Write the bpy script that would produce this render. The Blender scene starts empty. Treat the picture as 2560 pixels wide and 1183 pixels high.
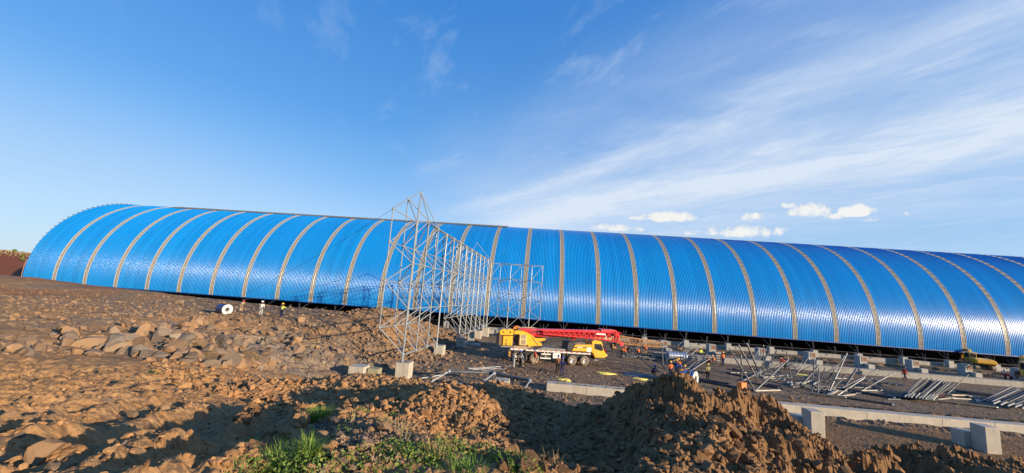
import bpy, math, random
import numpy as np
from mathutils import Vector, Matrix
rad = math.radians
C = bpy.context.scene.collection
sc = bpy.context.scene
# ------------------------------------------------------------------ camera
FPX, PITCH, ROLL, YAW = 962.0, .1394, .0709, -.0762
_cy, _sy = math.cos(YAW), math.sin(YAW)
CF = np.array([_sy*math.cos(PITCH), _cy*math.cos(PITCH), math.sin(PITCH)])
CR = np.array([_cy, -_sy, 0.0]); CU = np.cross(CR, CF)
_c, _s = math.cos(ROLL), math.sin(ROLL)
CR, CU = _c*CR+_s*CU, -_s*CR+_c*CU
cam_d = bpy.data.cameras.new('camera'); cam = bpy.data.objects.new('camera', cam_d); C.objects.link(cam)
cam_d.sensor_width = 36; cam_d.lens = FPX/2560*36; cam_d.clip_end = 20000; cam_d.clip_start = .05
M = Matrix.Identity(4)
for i in range(3):
    M[i][0] = CR[i]; M[i][1] = CU[i]; M[i][2] = -CF[i]
cam.matrix_world = M
sc.camera = cam
# ------------------------------------------------------------------ sun, sky, exposure
SUN = Vector((.84, -.49, .21)).normalized()
sun_el = math.asin(SUN.z); sun_az = math.atan2(SUN.x, SUN.y)
ld = bpy.data.lights.new('sun', 'SUN'); ld.energy = 5.0; ld.angle = rad(.5); ld.color = (1, .80, .56)
lo = bpy.data.objects.new('sun', ld); C.objects.link(lo); lo.rotation_euler = SUN.to_track_quat('Z', 'Y').to_euler()
sc.view_settings.view_transform = 'Standard'; sc.view_settings.look = 'None'; sc.view_settings.gamma = 1
sc.view_settings.exposure = 0.8

class NT:
    def __init__(s, tree): s.t = tree; s.n = tree.nodes; s.l = tree.links
    def node(s, typ, **kw):
        nd = s.n.new(typ)
        for k, v in kw.items():
            if k == 'inp':
                for kk, vv in v.items():
                    if isinstance(vv, bpy.types.NodeSocket): s.l.new(vv, nd.inputs[kk])
                    else: nd.inputs[kk].default_value = vv
            else: setattr(nd, k, v)
        return nd
    def math(s, op, a, b=None, clamp=False):
        nd = s.n.new('ShaderNodeMath'); nd.operation = op; nd.use_clamp = clamp
        for i, v in enumerate((a, b)):
            if v is None: continue
            if isinstance(v, bpy.types.NodeSocket): s.l.new(v, nd.inputs[i])
            else: nd.inputs[i].default_value = v
        return nd.outputs[0]
    def ramp(s, fac, stops, interp='LINEAR'):
        nd = s.n.new('ShaderNodeValToRGB'); cr = nd.color_ramp; cr.interpolation = interp
        while len(cr.elements) < len(stops): cr.elements.new(.5)
        for e, (p, c) in zip(cr.elements, stops):
            e.position = p; e.color = (c, c, c, 1) if not isinstance(c, tuple) else (*c, 1)
        s.l.new(fac, nd.inputs[0]); return nd.outputs[0]
    def mix(s, fac, a, b, typ='MIX'):
        nd = s.n.new('ShaderNodeMix'); nd.data_type = 'RGBA'; nd.blend_type = typ
        for k, v in ((0, fac), (6, a), (7, b)):
            if isinstance(v, bpy.types.NodeSocket): s.l.new(v, nd.inputs[k])
            else: nd.inputs[k].default_value = v if k == 0 else (*v, 1)
        return nd.outputs[2]
    def noise(s, vec, scale, detail=4, rough=.55, dist=0):
        nd = s.n.new('ShaderNodeTexNoise'); s.l.new(vec, nd.inputs['Vector'])
        nd.inputs['Scale'].default_value = scale; nd.inputs['Detail'].default_value = detail
        nd.inputs['Roughness'].default_value = rough; nd.inputs['Distortion'].default_value = dist
        return nd.outputs[0]

def pray(x, y):
    return CF + CR*(x-1280)/FPX + CU*(591.5-y)/FPX
world = bpy.data.worlds.new("World"); sc.world = world; world.use_nodes = True
W = NT(world.node_tree); W.n.clear()
out = W.node('ShaderNodeOutputWorld'); bg = W.node('ShaderNodeBackground')
sky = W.node('ShaderNodeTexSky', sky_type='NISHITA', sun_disc=False, sun_elevation=sun_el, sun_rotation=sun_az,
             altitude=1800, air_density=1.0, dust_density=.35, ozone_density=2.2)
SKYK = .13
bg.inputs['Strength'].default_value = SKYK
tc = W.node('ShaderNodeTexCoord'); D = tc.outputs['Generated']
sep = W.node('ShaderNodeSeparateXYZ', inp={0: D})
zc = W.math('MAXIMUM', sep.outputs[2], .012)
u = W.math('DIVIDE', sep.outputs[0], zc); v = W.math('DIVIDE', sep.outputs[1], zc)
# streak frame: cirrus run along one direction of a high flat layer
def planepts(pts):
    r = [pray(*p) for p in pts]; return np.array([[d[0]/d[2], d[1]/d[2]] for d in r])
b1 = planepts([(1300, 470), (1550, 385), (2000, 235), (2400, 90)])
b2 = planepts([(1300, 545), (1700, 475), (2100, 400), (2500, 325)])
dirv = (b1[-1]-b1[0]); dirv /= np.linalg.norm(dirv)
nrm = np.array([-dirv[1], dirv[0]])
along = W.math('ADD', W.math('MULTIPLY', u, float(dirv[0])), W.math('MULTIPLY', v, float(dirv[1])))
across = W.math('ADD', W.math('MULTIPLY', u, float(nrm[0])), W.math('MULTIPLY', v, float(nrm[1])))
pv = W.node('ShaderNodeCombineXYZ', inp={0: W.math('MULTIPLY', along, .45), 1: across, 2: 0.0}).outputs[0]
n_st = W.noise(pv, 1.25, 8, .62, 1.3)
n_fi = W.noise(pv, 6.0, 6, .65, 1.2)
wob = W.math('MULTIPLY', W.math('SUBTRACT', W.noise(pv, .8, 2, .5), .5), 1.3)
ac = W.math('ADD', across, wob)
def band(c, w, amp):
    d_ = W.math('DIVIDE', W.math('SUBTRACT', ac, c), w)
    g = W.math('POWER', 2.718, W.math('MULTIPLY', W.math('MULTIPLY', d_, d_), -1.0))
    return W.math('MULTIPLY', g, amp)
c1 = float(np.mean(b1@nrm)); c2 = float(np.mean(b2@nrm))
cov = W.math('ADD', W.math('ADD', band(1.95, .24, .85), band(3.05, .55, 1.3)), W.math('ADD', band(2.45, .5, .5), band(1.40, .38, .42)))
cov = W.math('ADD', cov, band(4.4, 1.3, .75))
cov = W.math('MULTIPLY', cov, W.ramp(n_st, [(.2, .42), (.62, 1.0)]))
cov = W.math('MULTIPLY', cov, W.ramp(n_fi, [(.25, .72), (.7, 1.0)]))
fade = W.node('ShaderNodeMapRange', inp={0: u, 1: -2.4, 2: .2, 3: .0, 4: 1.0}); fade.interpolation_type = 'SMOOTHSTEP'
cov = W.math('MULTIPLY', cov, fade.outputs[0])
# small loose flecks of cloud high up
fl = W.noise(pv, 3.2, 6, .65, .4)
flk = W.math('MULTIPLY', W.ramp(fl, [(.55, 0.0), (.78, .4)]), fade.outputs[0])
cov = W.math('ADD', cov, flk)
# pale air towards the horizon
hz = W.node('ShaderNodeMapRange', inp={0: sep.outputs[2], 1: -.05, 2: .34, 3: .35, 4: 0.0}); hz.interpolation_type = 'SMOOTHSTEP'
base = sky.outputs[0]
K = 1/SKYK/2**.8
hs = W.node('ShaderNodeHueSaturation', inp={'Saturation': 1.12, 'Value': 1.15, 'Color': base})
grad = W.ramp(sep.outputs[2], [(0.0, (.46*K, .62*K, .83*K)), (.10, (.41*K, .60*K, .84*K)), (.22, (.215*K, .46*K, .83*K)), (.38, (.095*K, .34*K, .79*K)), (.62, (.045*K, .25*K, .72*K)), (1.0, (.035*K, .20*K, .60*K))])
base = W.mix(.78, hs.outputs[0], grad)
# the air just above the horizon, cooler to the left, whiter to the right
base = W.mix(hz.outputs[0], base, (.40*K, .60*K, .84*K))
azd = W.math('ARCTAN2', sep.outputs[0], sep.outputs[1])
# soft veil low over the middle, and thicker haze low on the left
vl = W.math('MULTIPLY', W.ramp(sep.outputs[2], [(.0, .2), (.10, .75), (.24, .55), (.36, 0.0)], 'EASE'), W.ramp(W.math('ADD', W.math('MULTIPLY', azd, .5), .5), [(.34, 0.0), (.47, 1.0), (.62, .55), (.8, .25)], 'EASE'))
vn = W.ramp(W.noise(pv, .9, 6, .6, 1.0), [(.3, .35), (.7, 1.0)])
cov = W.math('ADD', cov, W.math('MULTIPLY', vl, W.math('MULTIPLY', vn, .6)))
lh = W.math('MULTIPLY', W.ramp(sep.outputs[2], [(.0, 1.0), (.16, .9), (.34, .0)], 'EASE'), W.ramp(W.math('MULTIPLY', azd, -1.0), [(.35, 0.0), (.95, 1.0)], 'EASE'))
base = W.mix(W.math('MULTIPLY', lh, .32), base, (.50*K, .64*K, .82*K))
cl = W.mix(W.math('MULTIPLY', cov, .78, True), base, (.70*K, .80*K, .94*K))
# small cumulus near the horizon: lumpy patches of sky, each at its own direction
az = W.math('ARCTAN2', sep.outputs[0], sep.outputs[1]); 
el = W.math('ARCSINE', sep.outputs[2])
n_c = W.noise(D, 34, 5, .62, .2); n_c2 = W.noise(D, 90, 3, .5)
cum = None
for (px, py, wx, wy, am) in [(1665, 545, 62, 15, 1), (1545, 572, 62, 11, .8), (1848, 583, 92, 18, .9), (1885, 545, 45, 12, .75), (1730, 583, 38, 9, .55),
                             (2030, 530, 42, 22, 1), (1968, 516, 18, 8, .7), (2083, 543, 24, 12, .8), (2138, 532, 36, 18, 1), (2180, 550, 16, 8, .6), (2262, 535, 12, 9, .4), (2475, 585, 16, 5, .4), (1590, 545, 16, 7, .5)]:
    d0 = pray(px, py); d0 /= np.linalg.norm(d0)
    a0 = math.atan2(d0[0], d0[1]); e0 = math.asin(d0[2])
    k_ = np.linalg.norm(pray(px, py))*FPX
    da = W.math('DIVIDE', W.math('SUBTRACT', az, a0), wx/k_*1.35); de = W.math('DIVIDE', W.math('SUBTRACT', el, e0), wy/k_*1.4)
    de = W.math('MAXIMUM', de, W.math('MULTIPLY', de, -1.7))
    r2 = W.math('ADD', W.math('MULTIPLY', da, da), W.math('MULTIPLY', de, de))
    m_ = W.math('MULTIPLY', W.math('SUBTRACT', 1.0, r2), am)
    cum = m_ if cum is None else W.math('MAXIMUM', cum, m_)
cum = W.math('ADD', cum, W.math('MULTIPLY', W.math('SUBTRACT', n_c, .5), 2.4))
cum = W.math('ADD', cum, W.math('MULTIPLY', W.math('SUBTRACT', n_c2, .5), .8))
cmask = W.ramp(cum, [(.22, 0.0), (.75, .93)], 'EASE')
ccol = W.ramp(cum, [(.3, (.66*K, .73*K, .84*K)), (.9, (.93*K, .93*K, .90*K))])
cl = W.mix(cmask, cl, ccol)
W.l.new(cl, bg.inputs[0]); W.l.new(bg.outputs[0], out.inputs[0])

# ------------------------------------------------------------------ helpers
rng = np.random.default_rng(7); random.seed(7)
def nrmz(a):
    a = np.asarray(a, float); return a/(np.linalg.norm(a)+1e-12)
def at_z(px, py, z):
    d = pray(px, py); return d*z/d[2]
def at_y(px, py, Y):
    d = pray(px, py); return d*Y/d[1]
def link_mesh(name, V, F, mat, parent=None, smooth=False, mats=None, midx=None):
    me = bpy.data.meshes.new(name)
    V = np.asarray(V, np.float32)
    if isinstance(F, np.ndarray):
        n, k = F.shape
        me.vertices.add(len(V)); me.vertices.foreach_set('co', V.ravel())
        me.loops.add(n*k); me.loops.foreach_set('vertex_index', F.astype(np.int32).ravel())
        me.polygons.add(n); me.polygons.foreach_set('loop_start', np.arange(0, n*k, k, dtype=np.int32))
        try: me.polygons.foreach_set('loop_total', np.full(n, k, np.int32))
        except Exception: pass
        me.update(calc_edges=True)
    else:
        me.from_pydata([tuple(map(float, p)) for p in V], [], F); me.update()
    for m in (mats or [mat]): me.materials.append(m)
    if midx is not None: me.polygons.foreach_set('material_index', np.asarray(midx, np.int32))
    me.polygons.foreach_set('use_smooth', np.full(len(me.polygons), smooth))
    o = bpy.data.objects.new(name, me); C.objects.link(o)
    if parent is not None: o.parent = parent
    return o
def tag(o, label=None, cat=None, group=None, kind=None):
    if label: o['label'] = label
    if cat: o['category'] = cat
    if group: o['group'] = group
    if kind: o['kind'] = kind
    return o
def empty(name, loc, rz=0):
    o = bpy.data.objects.new(name, None); C.objects.link(o); o.location = loc; o.rotation_euler = (0, 0, rz)
    o.empty_display_size = .2
    return o
def copy_tree(o, parent=None):
    c = o.copy(); C.objects.link(c); c.parent = parent
    for ch in list(o.children): copy_tree(ch, c)
    return c
def frame_of(d):
    d = nrmz(d); a = np.array([0, 0, 1.]) if abs(d[2]) < .9 else np.array([1., 0, 0])
    x = nrmz(np.cross(a, d)); return x, np.cross(d, x), d
class MB:
    def __init__(s): s.V = []; s.F = []; s.M = []; s.m = 0
    def add(s, V, F):
        o = len(s.V); s.V += [tuple(map(float, p)) for p in V]; s.F += [tuple(i+o for i in f) for f in F]; s.M += [s.m]*len(F); return s
    def box(s, c, d, rz=0, taper=1.0, bev=0):
        x, y, z = np.array(d, float)/2; V = []
        for sz in (-1, 1):
            t = taper if sz > 0 else 1
            for sx, sy in ((-1, -1), (1, -1), (1, 1), (-1, 1)):
                a, b = sx*x*t, sy*y*t
                V.append((c[0]+a*math.cos(rz)-b*math.sin(rz), c[1]+a*math.sin(rz)+b*math.cos(rz), c[2]+sz*z))
        return s.add(V, [(3, 2, 1, 0), (4, 5, 6, 7), (0, 1, 5, 4), (1, 2, 6, 5), (2, 3, 7, 6), (3, 0, 4, 7)])
    def tube(s, a, b, r, n=8, r2=None, cap=True):
        a = np.array(a, float); b = np.array(b, float); r2 = r if r2 is None else r2
        X, Y, _ = frame_of(b-a); V = []
        for p, q in ((a, r), (b, r2)):
            for k in range(n):
                t = 2*math.pi*k/n; V.append(p+q*(math.cos(t)*X+math.sin(t)*Y))
        F = [(k, (k+1) % n, n+(k+1) % n, n+k) for k in range(n)]
        if cap: F += [tuple(range(n))[::-1], tuple(range(n, 2*n))]
        return s.add(V, F)
    def path(s, P, r, n=6):
        for a, b in zip(P[:-1], P[1:]): s.tube(a, b, r, n)
        return s
    def ball(s, c, r, n=8, m=5, sz=1.0):
        V = [(c[0], c[1], c[2]-r*sz)]; 
        for i in range(1, m):
            t = math.pi*i/m
            for k in range(n):
                p = 2*math.pi*k/n; V.append((c[0]+r*math.sin(t)*math.cos(p), c[1]+r*math.sin(t)*math.sin(p), c[2]-r*sz*math.cos(t)))
        V.append((c[0], c[1], c[2]+r*sz)); F = [(0, 1+(k+1) % n, 1+k) for k in range(n)]
        for i in range(m-2):
            for k in range(n): F.append((1+i*n+k, 1+i*n+(k+1) % n, 1+(i+1)*n+(k+1) % n, 1+(i+1)*n+k))
        L = len(V)-1; F += [(L, 1+(m-2)*n+k, 1+(m-2)*n+(k+1) % n) for k in range(n)]
        return s.add(V, F)
    def prism(s, poly, y0, y1, axis='y'):
        # poly in (u, z); extruded between y0 and y1 along the second axis
        n = len(poly); V = []
        for t in (y0, y1):
            for a, b in poly:
                V.append((a, t, b) if axis == 'y' else (t, a, b) if axis == 'x' else (a, b, t))
        F = [tuple(range(n)), tuple(range(n, 2*n))[::-1]] + [(k, n+k, n+(k+1) % n, (k+1) % n) for k in range(n)]
        return s.add(V, F)
    def lathe(s, prof, c, axis, n=20):
        X, Y, Z = frame_of(axis); V = []; m = len(prof)
        for r, h in prof:
            for k in range(n):
                t = 2*math.pi*k/n; V.append(np.array(c)+Z*h+r*(math.cos(t)*X+math.sin(t)*Y))
        F = [(i*n+k, i*n+(k+1) % n, (i+1)*n+(k+1) % n, (i+1)*n+k) for i in range(m-1) for k in range(n)]
        return s.add(V, F)
    def build(s, name, mat, parent=None, smooth=False, bevel=0, fix=True):
        mats = mat if isinstance(mat, (list, tuple)) else [mat]
        me = bpy.data.meshes.new(name); me.from_pydata(s.V, [], s.F)
        for m in mats: me.materials.append(m)
        if len(mats) > 1: me.polygons.foreach_set('material_index', s.M)
        if fix:
            import bmesh
            bm = bmesh.new(); bm.from_mesh(me); bmesh.ops.recalc_face_normals(bm, faces=bm.faces)
            if bevel: bmesh.ops.bevel(bm, geom=list(bm.edges), offset=bevel, segments=1, affect='EDGES')
            bm.to_mesh(me); bm.free()
        me.polygons.foreach_set('use_smooth', np.full(len(me.polygons), smooth)); me.update()
        o = bpy.data.objects.new(name, me); C.objects.link(o)
        if parent is not None: o.parent = parent
        return o

# ------------------------------------------------------------------ materials
MATS = {}
def mat(name, col, rough=.6, metal=0, spec=.5, var=.12, vscale=3, bump=0, bscale=20, coat=0, dirt=None, dscale=1.2, damt=.5):
    if name in MATS: return MATS[name]
    m = bpy.data.materials.new(name); m.use_nodes = True; T = NT(m.node_tree); b = T.n['Principled BSDF']
    tc = T.node('ShaderNodeTexCoord'); P = tc.outputs['Object']
    n = T.noise(P, vscale, 5, .6)
    c = T.mix(T.ramp(n, [(.3, 0.), (.7, 1.)]), tuple(x*(1-var) for x in col), tuple(min(1, x*(1+var)) for x in col))
    if dirt:
        n2 = T.noise(P, dscale, 6, .65, .3)
        c = T.mix(T.math('MULTIPLY', T.ramp(n2, [(.42, 0.), (.68, 1.)]), damt), c, dirt)
        T.l.new(T.ramp(n2, [(.4, rough), (.7, min(1, rough+.25))]), b.inputs['Roughness'])
    else: b.inputs['Roughness'].default_value = rough
    T.l.new(c, b.inputs['Base Color']); b.inputs['Metallic'].default_value = metal
    b.inputs['Specular IOR Level'].default_value = spec; b.inputs['Coat Weight'].default_value = coat
    if bump:
        bn = T.node('ShaderNodeBump', inp={'Strength': 1.0, 'Distance': bump, 'Height': T.noise(P, bscale, 6, .6)})
        T.l.new(bn.outputs[0], b.inputs['Normal'])
    MATS[name] = m; return m
# ------------------------------------------------------------------ noise in numpy
def _h(ix, iy, s):
    n = (ix*374761393 + iy*668265263 + s*2147483647) & 0xffffffff
    n = ((n ^ (n >> 13))*1274126177) & 0xffffffff
    return ((n ^ (n >> 16)) & 0xffff)/65535.0
def vnoise(x, y, s=0):
    ix = np.floor(x).astype(np.int64); iy = np.floor(y).astype(np.int64); fx = x-ix; fy = y-iy
    fx = fx*fx*(3-2*fx); fy = fy*fy*(3-2*fy)
    a = _h(ix, iy, s); b = _h(ix+1, iy, s); c = _h(ix, iy+1, s); d = _h(ix+1, iy+1, s)
    return (a*(1-fx)+b*fx)*(1-fy)+(c*(1-fx)+d*fx)*fy
def fbm(x, y, o=4, s=0, g=.5):
    r = 0; a = 1; t = 0
    for k in range(o):
        r = r+a*vnoise(x, y, s+k*17); t += a; a *= g; x = x*2.03+5.1; y = y*2.03+3.7
    return r/t-.5
def worley(x, y, s=0):
    ix = np.floor(x).astype(np.int64); iy = np.floor(y).astype(np.int64)
    d1 = np.full(x.shape, 9.); idv = np.zeros(x.shape)
    for dx in (-1, 0, 1):
        for dy in (-1, 0, 1):
            cx, cy = ix+dx, iy+dy
            d = (cx+_h(cx, cy, s)-x)**2+(cy+_h(cx, cy, s+91)-y)**2
            m = d < d1; d1 = np.where(m, d, d1); idv = np.where(m, _h(cx, cy, s+33), idv)
    return np.sqrt(d1), idv
def lumps(x, y, sz, s=0):
    d, i = worley(x/sz, y/sz, s)
    return np.clip(1-d*d*1.9, 0, 1)**.6*(.35+.65*i)
def sstep(a, b, x):
    t = np.clip((x-a)/(b-a), 0, 1); return t*t*(3-2*t)
# ------------------------------------------------------------------ terrain
CP = [  # pixel x, y, distance along Y : points of the lie of the land
 (0,685,70),(120,697,70),(230,712,68),(330,722,68),(440,740,66),(560,750,62),(650,765,58),(760,772,56),
 (0,740,42),(250,750,46),(450,765,48),(0,800,24),(250,800,28),(450,800,33),(0,850,17.5),(200,850,20),(400,850,23),
 (600,792,44),(702,793,46),(850,790,52),(600,840,33),(760,840,38),(600,900,24),(750,900,31),(700,930,28),(880,900,34),(900,850,42),(960,779,47),(1000,787,50),(1040,800,52),(1070,815,54),(1040,850,46),
 (0,900,12.5),(250,910,14),(450,930,15.5),(600,960,16.5),(750,962,17.5),(900,955,18.5),(1000,962,17.5),(1100,980,16),(1200,990,14.5),(1300,985,14),
 (0,1000,7.4),(250,1010,7.9),(450,1020,8.6),(600,1030,9.6),(760,1010,11),(900,1000,12),(1000,1000,12.5),
 (0,1100,4.65),(250,1120,4.6),(430,1120,4.8),(0,1183,3.5),(250,1183,3.5),(430,1183,3.6),
 (540,1120,6.1),(560,1183,4.6),(520,1060,8.0),(620,1120,5.6),
 (700,1060,7.1),(690,1100,6.0),(800,1060,6.3),(900,1050,6.5),(980,1060,6.3),(760,1183,4.2),(900,1183,4.05),(1050,1183,4.1),(900,1110,4.6),(1060,1120,5.0),(1200,1150,4.8),(1300,1183,4.4),
 (1140,995,9.6),(1090,1010,9.0),(1210,1020,9.0),(1150,1060,8.2),(1110,1110,7.2),(1240,1110,7.2),(1020,1040,8.4),
 (1330,1060,10.3),(1400,1030,11.0),(1400,1110,9.2),(1450,1160,7.8),(1350,1140,7.4),(1500,1090,9.2),
 (1420,1050,10.6),(1520,1006,10.4),(1610,980,9.8),(1690,985,9.0),(1760,990,9.5),(1830,990,9.9),(1900,990,10.2),(1960,1042,10.2),(2050,1122,9.8),(2120,1160,9.4),
 (1700,1050,7.4),(1700,1110,6.2),(1700,1183,4.9),(1580,1060,8.2),(1560,1183,6.4),(1850,1060,8.2),(1900,1183,5.8),(2050,1183,6.6),
 (2200,1140,10.4),(2270,1112,10.2),(2330,1130,10.2),(2200,1183,7.5),(2350,1183,7.9),(2440,1176,8.6),(2530,1183,9.4)]
pts = [at_y(a, b, Y) for a, b, Y in CP]
pz = [p[2] for p in pts]; pxy = [(p[0], p[1]) for p in pts]
def addp(x, y, z): pxy.append((x, y)); pz.append(z)
for x, y in [(-10,31),(-6,27),(-2,25),(4,24),(10,24),(16,23),(22,22),(30,21),(-6,36),(2,36),(12,36),(22,34),(32,32),(45,32),(-7,48),(4,46),(16,48),(30,48),(45,48),(60,48),
             (-6,62),(8,62),(25,62),(45,62),(70,64),(-14,72),(0,76),(20,76),(45,76),(80,76),(110,76),(-30,84),(0,100),(60,100),(120,100),(70,30),(60,20),(110,50),
             (-16,32),(-14,40),(-13,52),(14,19.5),(6,21),(22,18.5),(-3,22)]: addp(x, y, -8.0)
for x, y, z in [(-45,78,-7.2),(-70,78,-6.8),(-95,80,-6.4),(-120,90,-5.6),(-60,95,-7.6),(-150,120,-1.5),(-140,60,-3.2),(-60,30,-3.2),(-30,8,-2.2),(-60,5,-2),(0,1,-2.15),(-3,0,-2.1),(3,0,-2.5),(-12,0,-2.2),(12,0,-3.2),(20,5,-3.5),(14,9,-3.6),(30,8,-5),(60,5,-6),
                (0,-8,-2.6),(-30,-10,-2.2),(30,-10,-5),(-100,-5,-2),(100,-5,-6),(2.5,14.5,-5.6),(6,14,-5.2),(11,14,-5.6)]: addp(x, y, z)
pxy = np.array(pxy); pz = np.array(pz)
def q_of(x, y):
    r = np.hypot(x, y)+.8; return np.stack([np.arctan2(x, y+.0)*1.6, np.log(r)*1.5], -1)
PQ = q_of(pxy[:, 0], pxy[:, 1])
def ker(d): return np.where(d > 1e-9, d*d*np.log(d+1e-12), 0)
Kd = np.linalg.norm(PQ[:, None]-PQ[None], axis=-1); n_ = len(PQ)
A_ = np.zeros((n_+3, n_+3)); A_[:n_, :n_] = ker(Kd)+np.eye(n_)*.004; A_[:n_, n_] = 1; A_[:n_, n_+1:] = PQ; A_[n_, :n_] = 1; A_[n_+1:, :n_] = PQ.T
W_ = np.linalg.solve(A_, np.concatenate([pz, np.zeros(3)]))
def Hbase(x, y):
    x = np.asarray(x, float); y = np.asarray(y, float); sh = x.shape; x = x.ravel(); y = y.ravel(); r = np.zeros(len(x))
    for i in range(0, len(x), 60000):
        q = q_of(x[i:i+60000], y[i:i+60000]); d = np.sqrt(((q[:, None]-PQ[None])**2).sum(-1))
        r[i:i+60000] = ker(d)@W_[:n_]+W_[n_]+q@W_[n_+1:]
    R_ = np.hypot(x, y); far = sstep(95, 150, R_)
    farz = -7.5-1.2*sstep(150, 900, R_)+4.6*np.exp(-(((x+205)/60)**2+((y-135)/45)**2))+6.2*sstep(-120, -260, x)*sstep(60, 130, y)
    r = np.clip(r, -8.0, -1.2 if True else 0)
    r = r*(1-far)+farz*far
    return r.reshape(sh)
def masks(x, y, hb):
    pit = sstep(-7.4, -7.85, hb)                                  # flat gravel floor
    near = 1-sstep(16, 30, np.hypot(x, y))                        # brown soil close by
    heap = np.exp(-(((x-4.6)/3.6)**2+((y-8.6)/3.0)**2)*.9)+np.exp(-(((x-9.5)/2.2)**2+((y-9.8)/1.6)**2))
    heap2 = np.exp(-(((x+1.6)/1.5)**2+((y-8.4)/1.5)**2))
    return pit, near, np.clip(heap, 0, 1), np.clip(heap2, 0, 1)
CONE = at_y(1693, 1000, 9.1); CONE_H = .20
def H(x, y):
    x = np.asarray(x, float); y = np.asarray(y, float)
    hb = Hbase(x, y); pit, near, heap, heap2 = masks(x, y, hb); r = np.hypot(x, y)
    fl = 1-pit
    z = hb + fl*(.55*fbm(x*.12, y*.12, 3, 3)*sstep(8, 30, r) + .28*fbm(x*.5, y*.5, 4, 5)*sstep(3, 12, r))
    z += (.05+.05*fl)*fbm(x*1.7, y*1.7, 4, 9)*1.6
    # cloddy soil
    cl = lumps(x, y, .55, 3)*.035+.05*fbm(x*5, y*5, 4, 97, .65)+.03*fbm(x*17, y*17, 3, 98, .65)+lumps(x+7, y, .22, 5)*.05+lumps(x, y+3, .1, 8)*.022
    z += cl*(.35+.9*near)*(.35+.65*fl)*sstep(-.12, .12, fbm(x*.35, y*.35, 3, 40)+.06)
    def rg(a, b, s_): return 1-2*np.abs(fbm(a, b, 4, s_, .55))*2.2
    wx_ = x+.5*fbm(x*1.3, y*1.3, 4, 80); wy_ = y+.5*fbm(x*1.3, y*1.3, 4, 81)
    hp = .52*rg(wx_*.8, wy_*.8, 11)+.32*rg(wx_*2.1, wy_*2.1, 12)+.12*rg(x*5+wx_, y*5, 13)+.06*rg(x*12, y*12, 14)+lumps(wx_, wy_, .35, 17)*.14+lumps(x, y, .13, 18)*.06-.78
    z += hp*heap*.95
    cx0, cy0, _ = CONE; rr2 = np.hypot((x-cx0)/.85, (y-cy0)/.75)
    z += CONE_H*np.exp(-(rr2/.68)**4)*(1+.6*rg(wx_*2.3, wy_*2.3, 95))
    z += (.55*rg(x*.35+3, y*.35, 90)-.2)*np.exp(-((y-70.8)/1.5)**2)*sstep(5, 14, x)+(.4*rg(x*.4, y*.5, 91)-.15)*np.exp(-((y-62.3)/1.6)**2)*sstep(12, 20, x)+(.4*rg(x*.5, y*.5, 92)-.1)*np.exp(-((y-36.2)/1.2)**2)*sstep(16, 20, x)+(.25*rg(x*1.1, y*1.1, 99)-.02)*np.exp(-((y-32.7)/.6)**2)*sstep(12, 15, x)
    z += .16*rg(x*1.5, y*1.5, 93)*near*(1-heap)*sstep(.0, .15, fbm(x*.3+9, y*.3, 3, 94)+.02)*fl
    h2 = lumps(x, y, .5, 21)*.12+lumps(x+3, y+1, .2, 22)*.10+lumps(x, y, .1, 23)*.05-.08
    z += h2*heap2
    # rocky slope
    rk = np.exp(-(((x+20)/17)**2+((y-33)/13)**2))
    z += rk*(lumps(x, y, 2.2, 31)*.55+lumps(x, y+5, 1.0, 32)*.3-.25)
    # wheel ruts on the earth track at the left
    for t0, w_ in ((0, 1.0), (-1.5, .8), (-2.6, .6), (1.1, .5)):
        t = x+3.9+(y-3.7)*.42+t0*-1+.25*fbm(x*.8, y*.8, 3, 51); en = sstep(2.5, 4, y)*(1-sstep(8, 10, y))*w_
        z += en*(.15*np.exp(-(t/.17)**2)*(1+1.6*fbm(x*3, y*3, 4, 52))-.13*np.exp(-((t-.42)/.2)**2))
    return z
# terrain mesh: one sheet, finer near the camera foot
def ground_mesh():
    a_f = np.linspace(-1.12, 1.06, 1000); a_b = np.linspace(1.06, 2*math.pi-1.12, 60)[1:-1]
    A = np.concatenate([a_f, a_b]); nA = len(A)
    Rr = np.concatenate([np.linspace(.01, 2.6, 14)[:-1], np.geomspace(2.6, 130, 760), np.geomspace(132, 9000, 50)]); nR = len(Rr)
    AA, RR = np.meshgrid(A, Rr); X = RR*np.sin(AA); Y = RR*np.cos(AA)
    Z = H(X, Y)
    V = np.stack([X.ravel(), Y.ravel(), Z.ravel()], -1)
    i = np.arange(nR-1)[:, None]; k = np.arange(nA)[None]; k2 = (k+1) % nA
    F = np.stack([i*nA+k, (i+1)*nA+k, (i+1)*nA+k2, i*nA+k2], -1).reshape(-1, 4)[:, ::-1]
    return X, Y, V, F, nA
X_, Y_, V_, F_, nA_ = ground_mesh()
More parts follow.
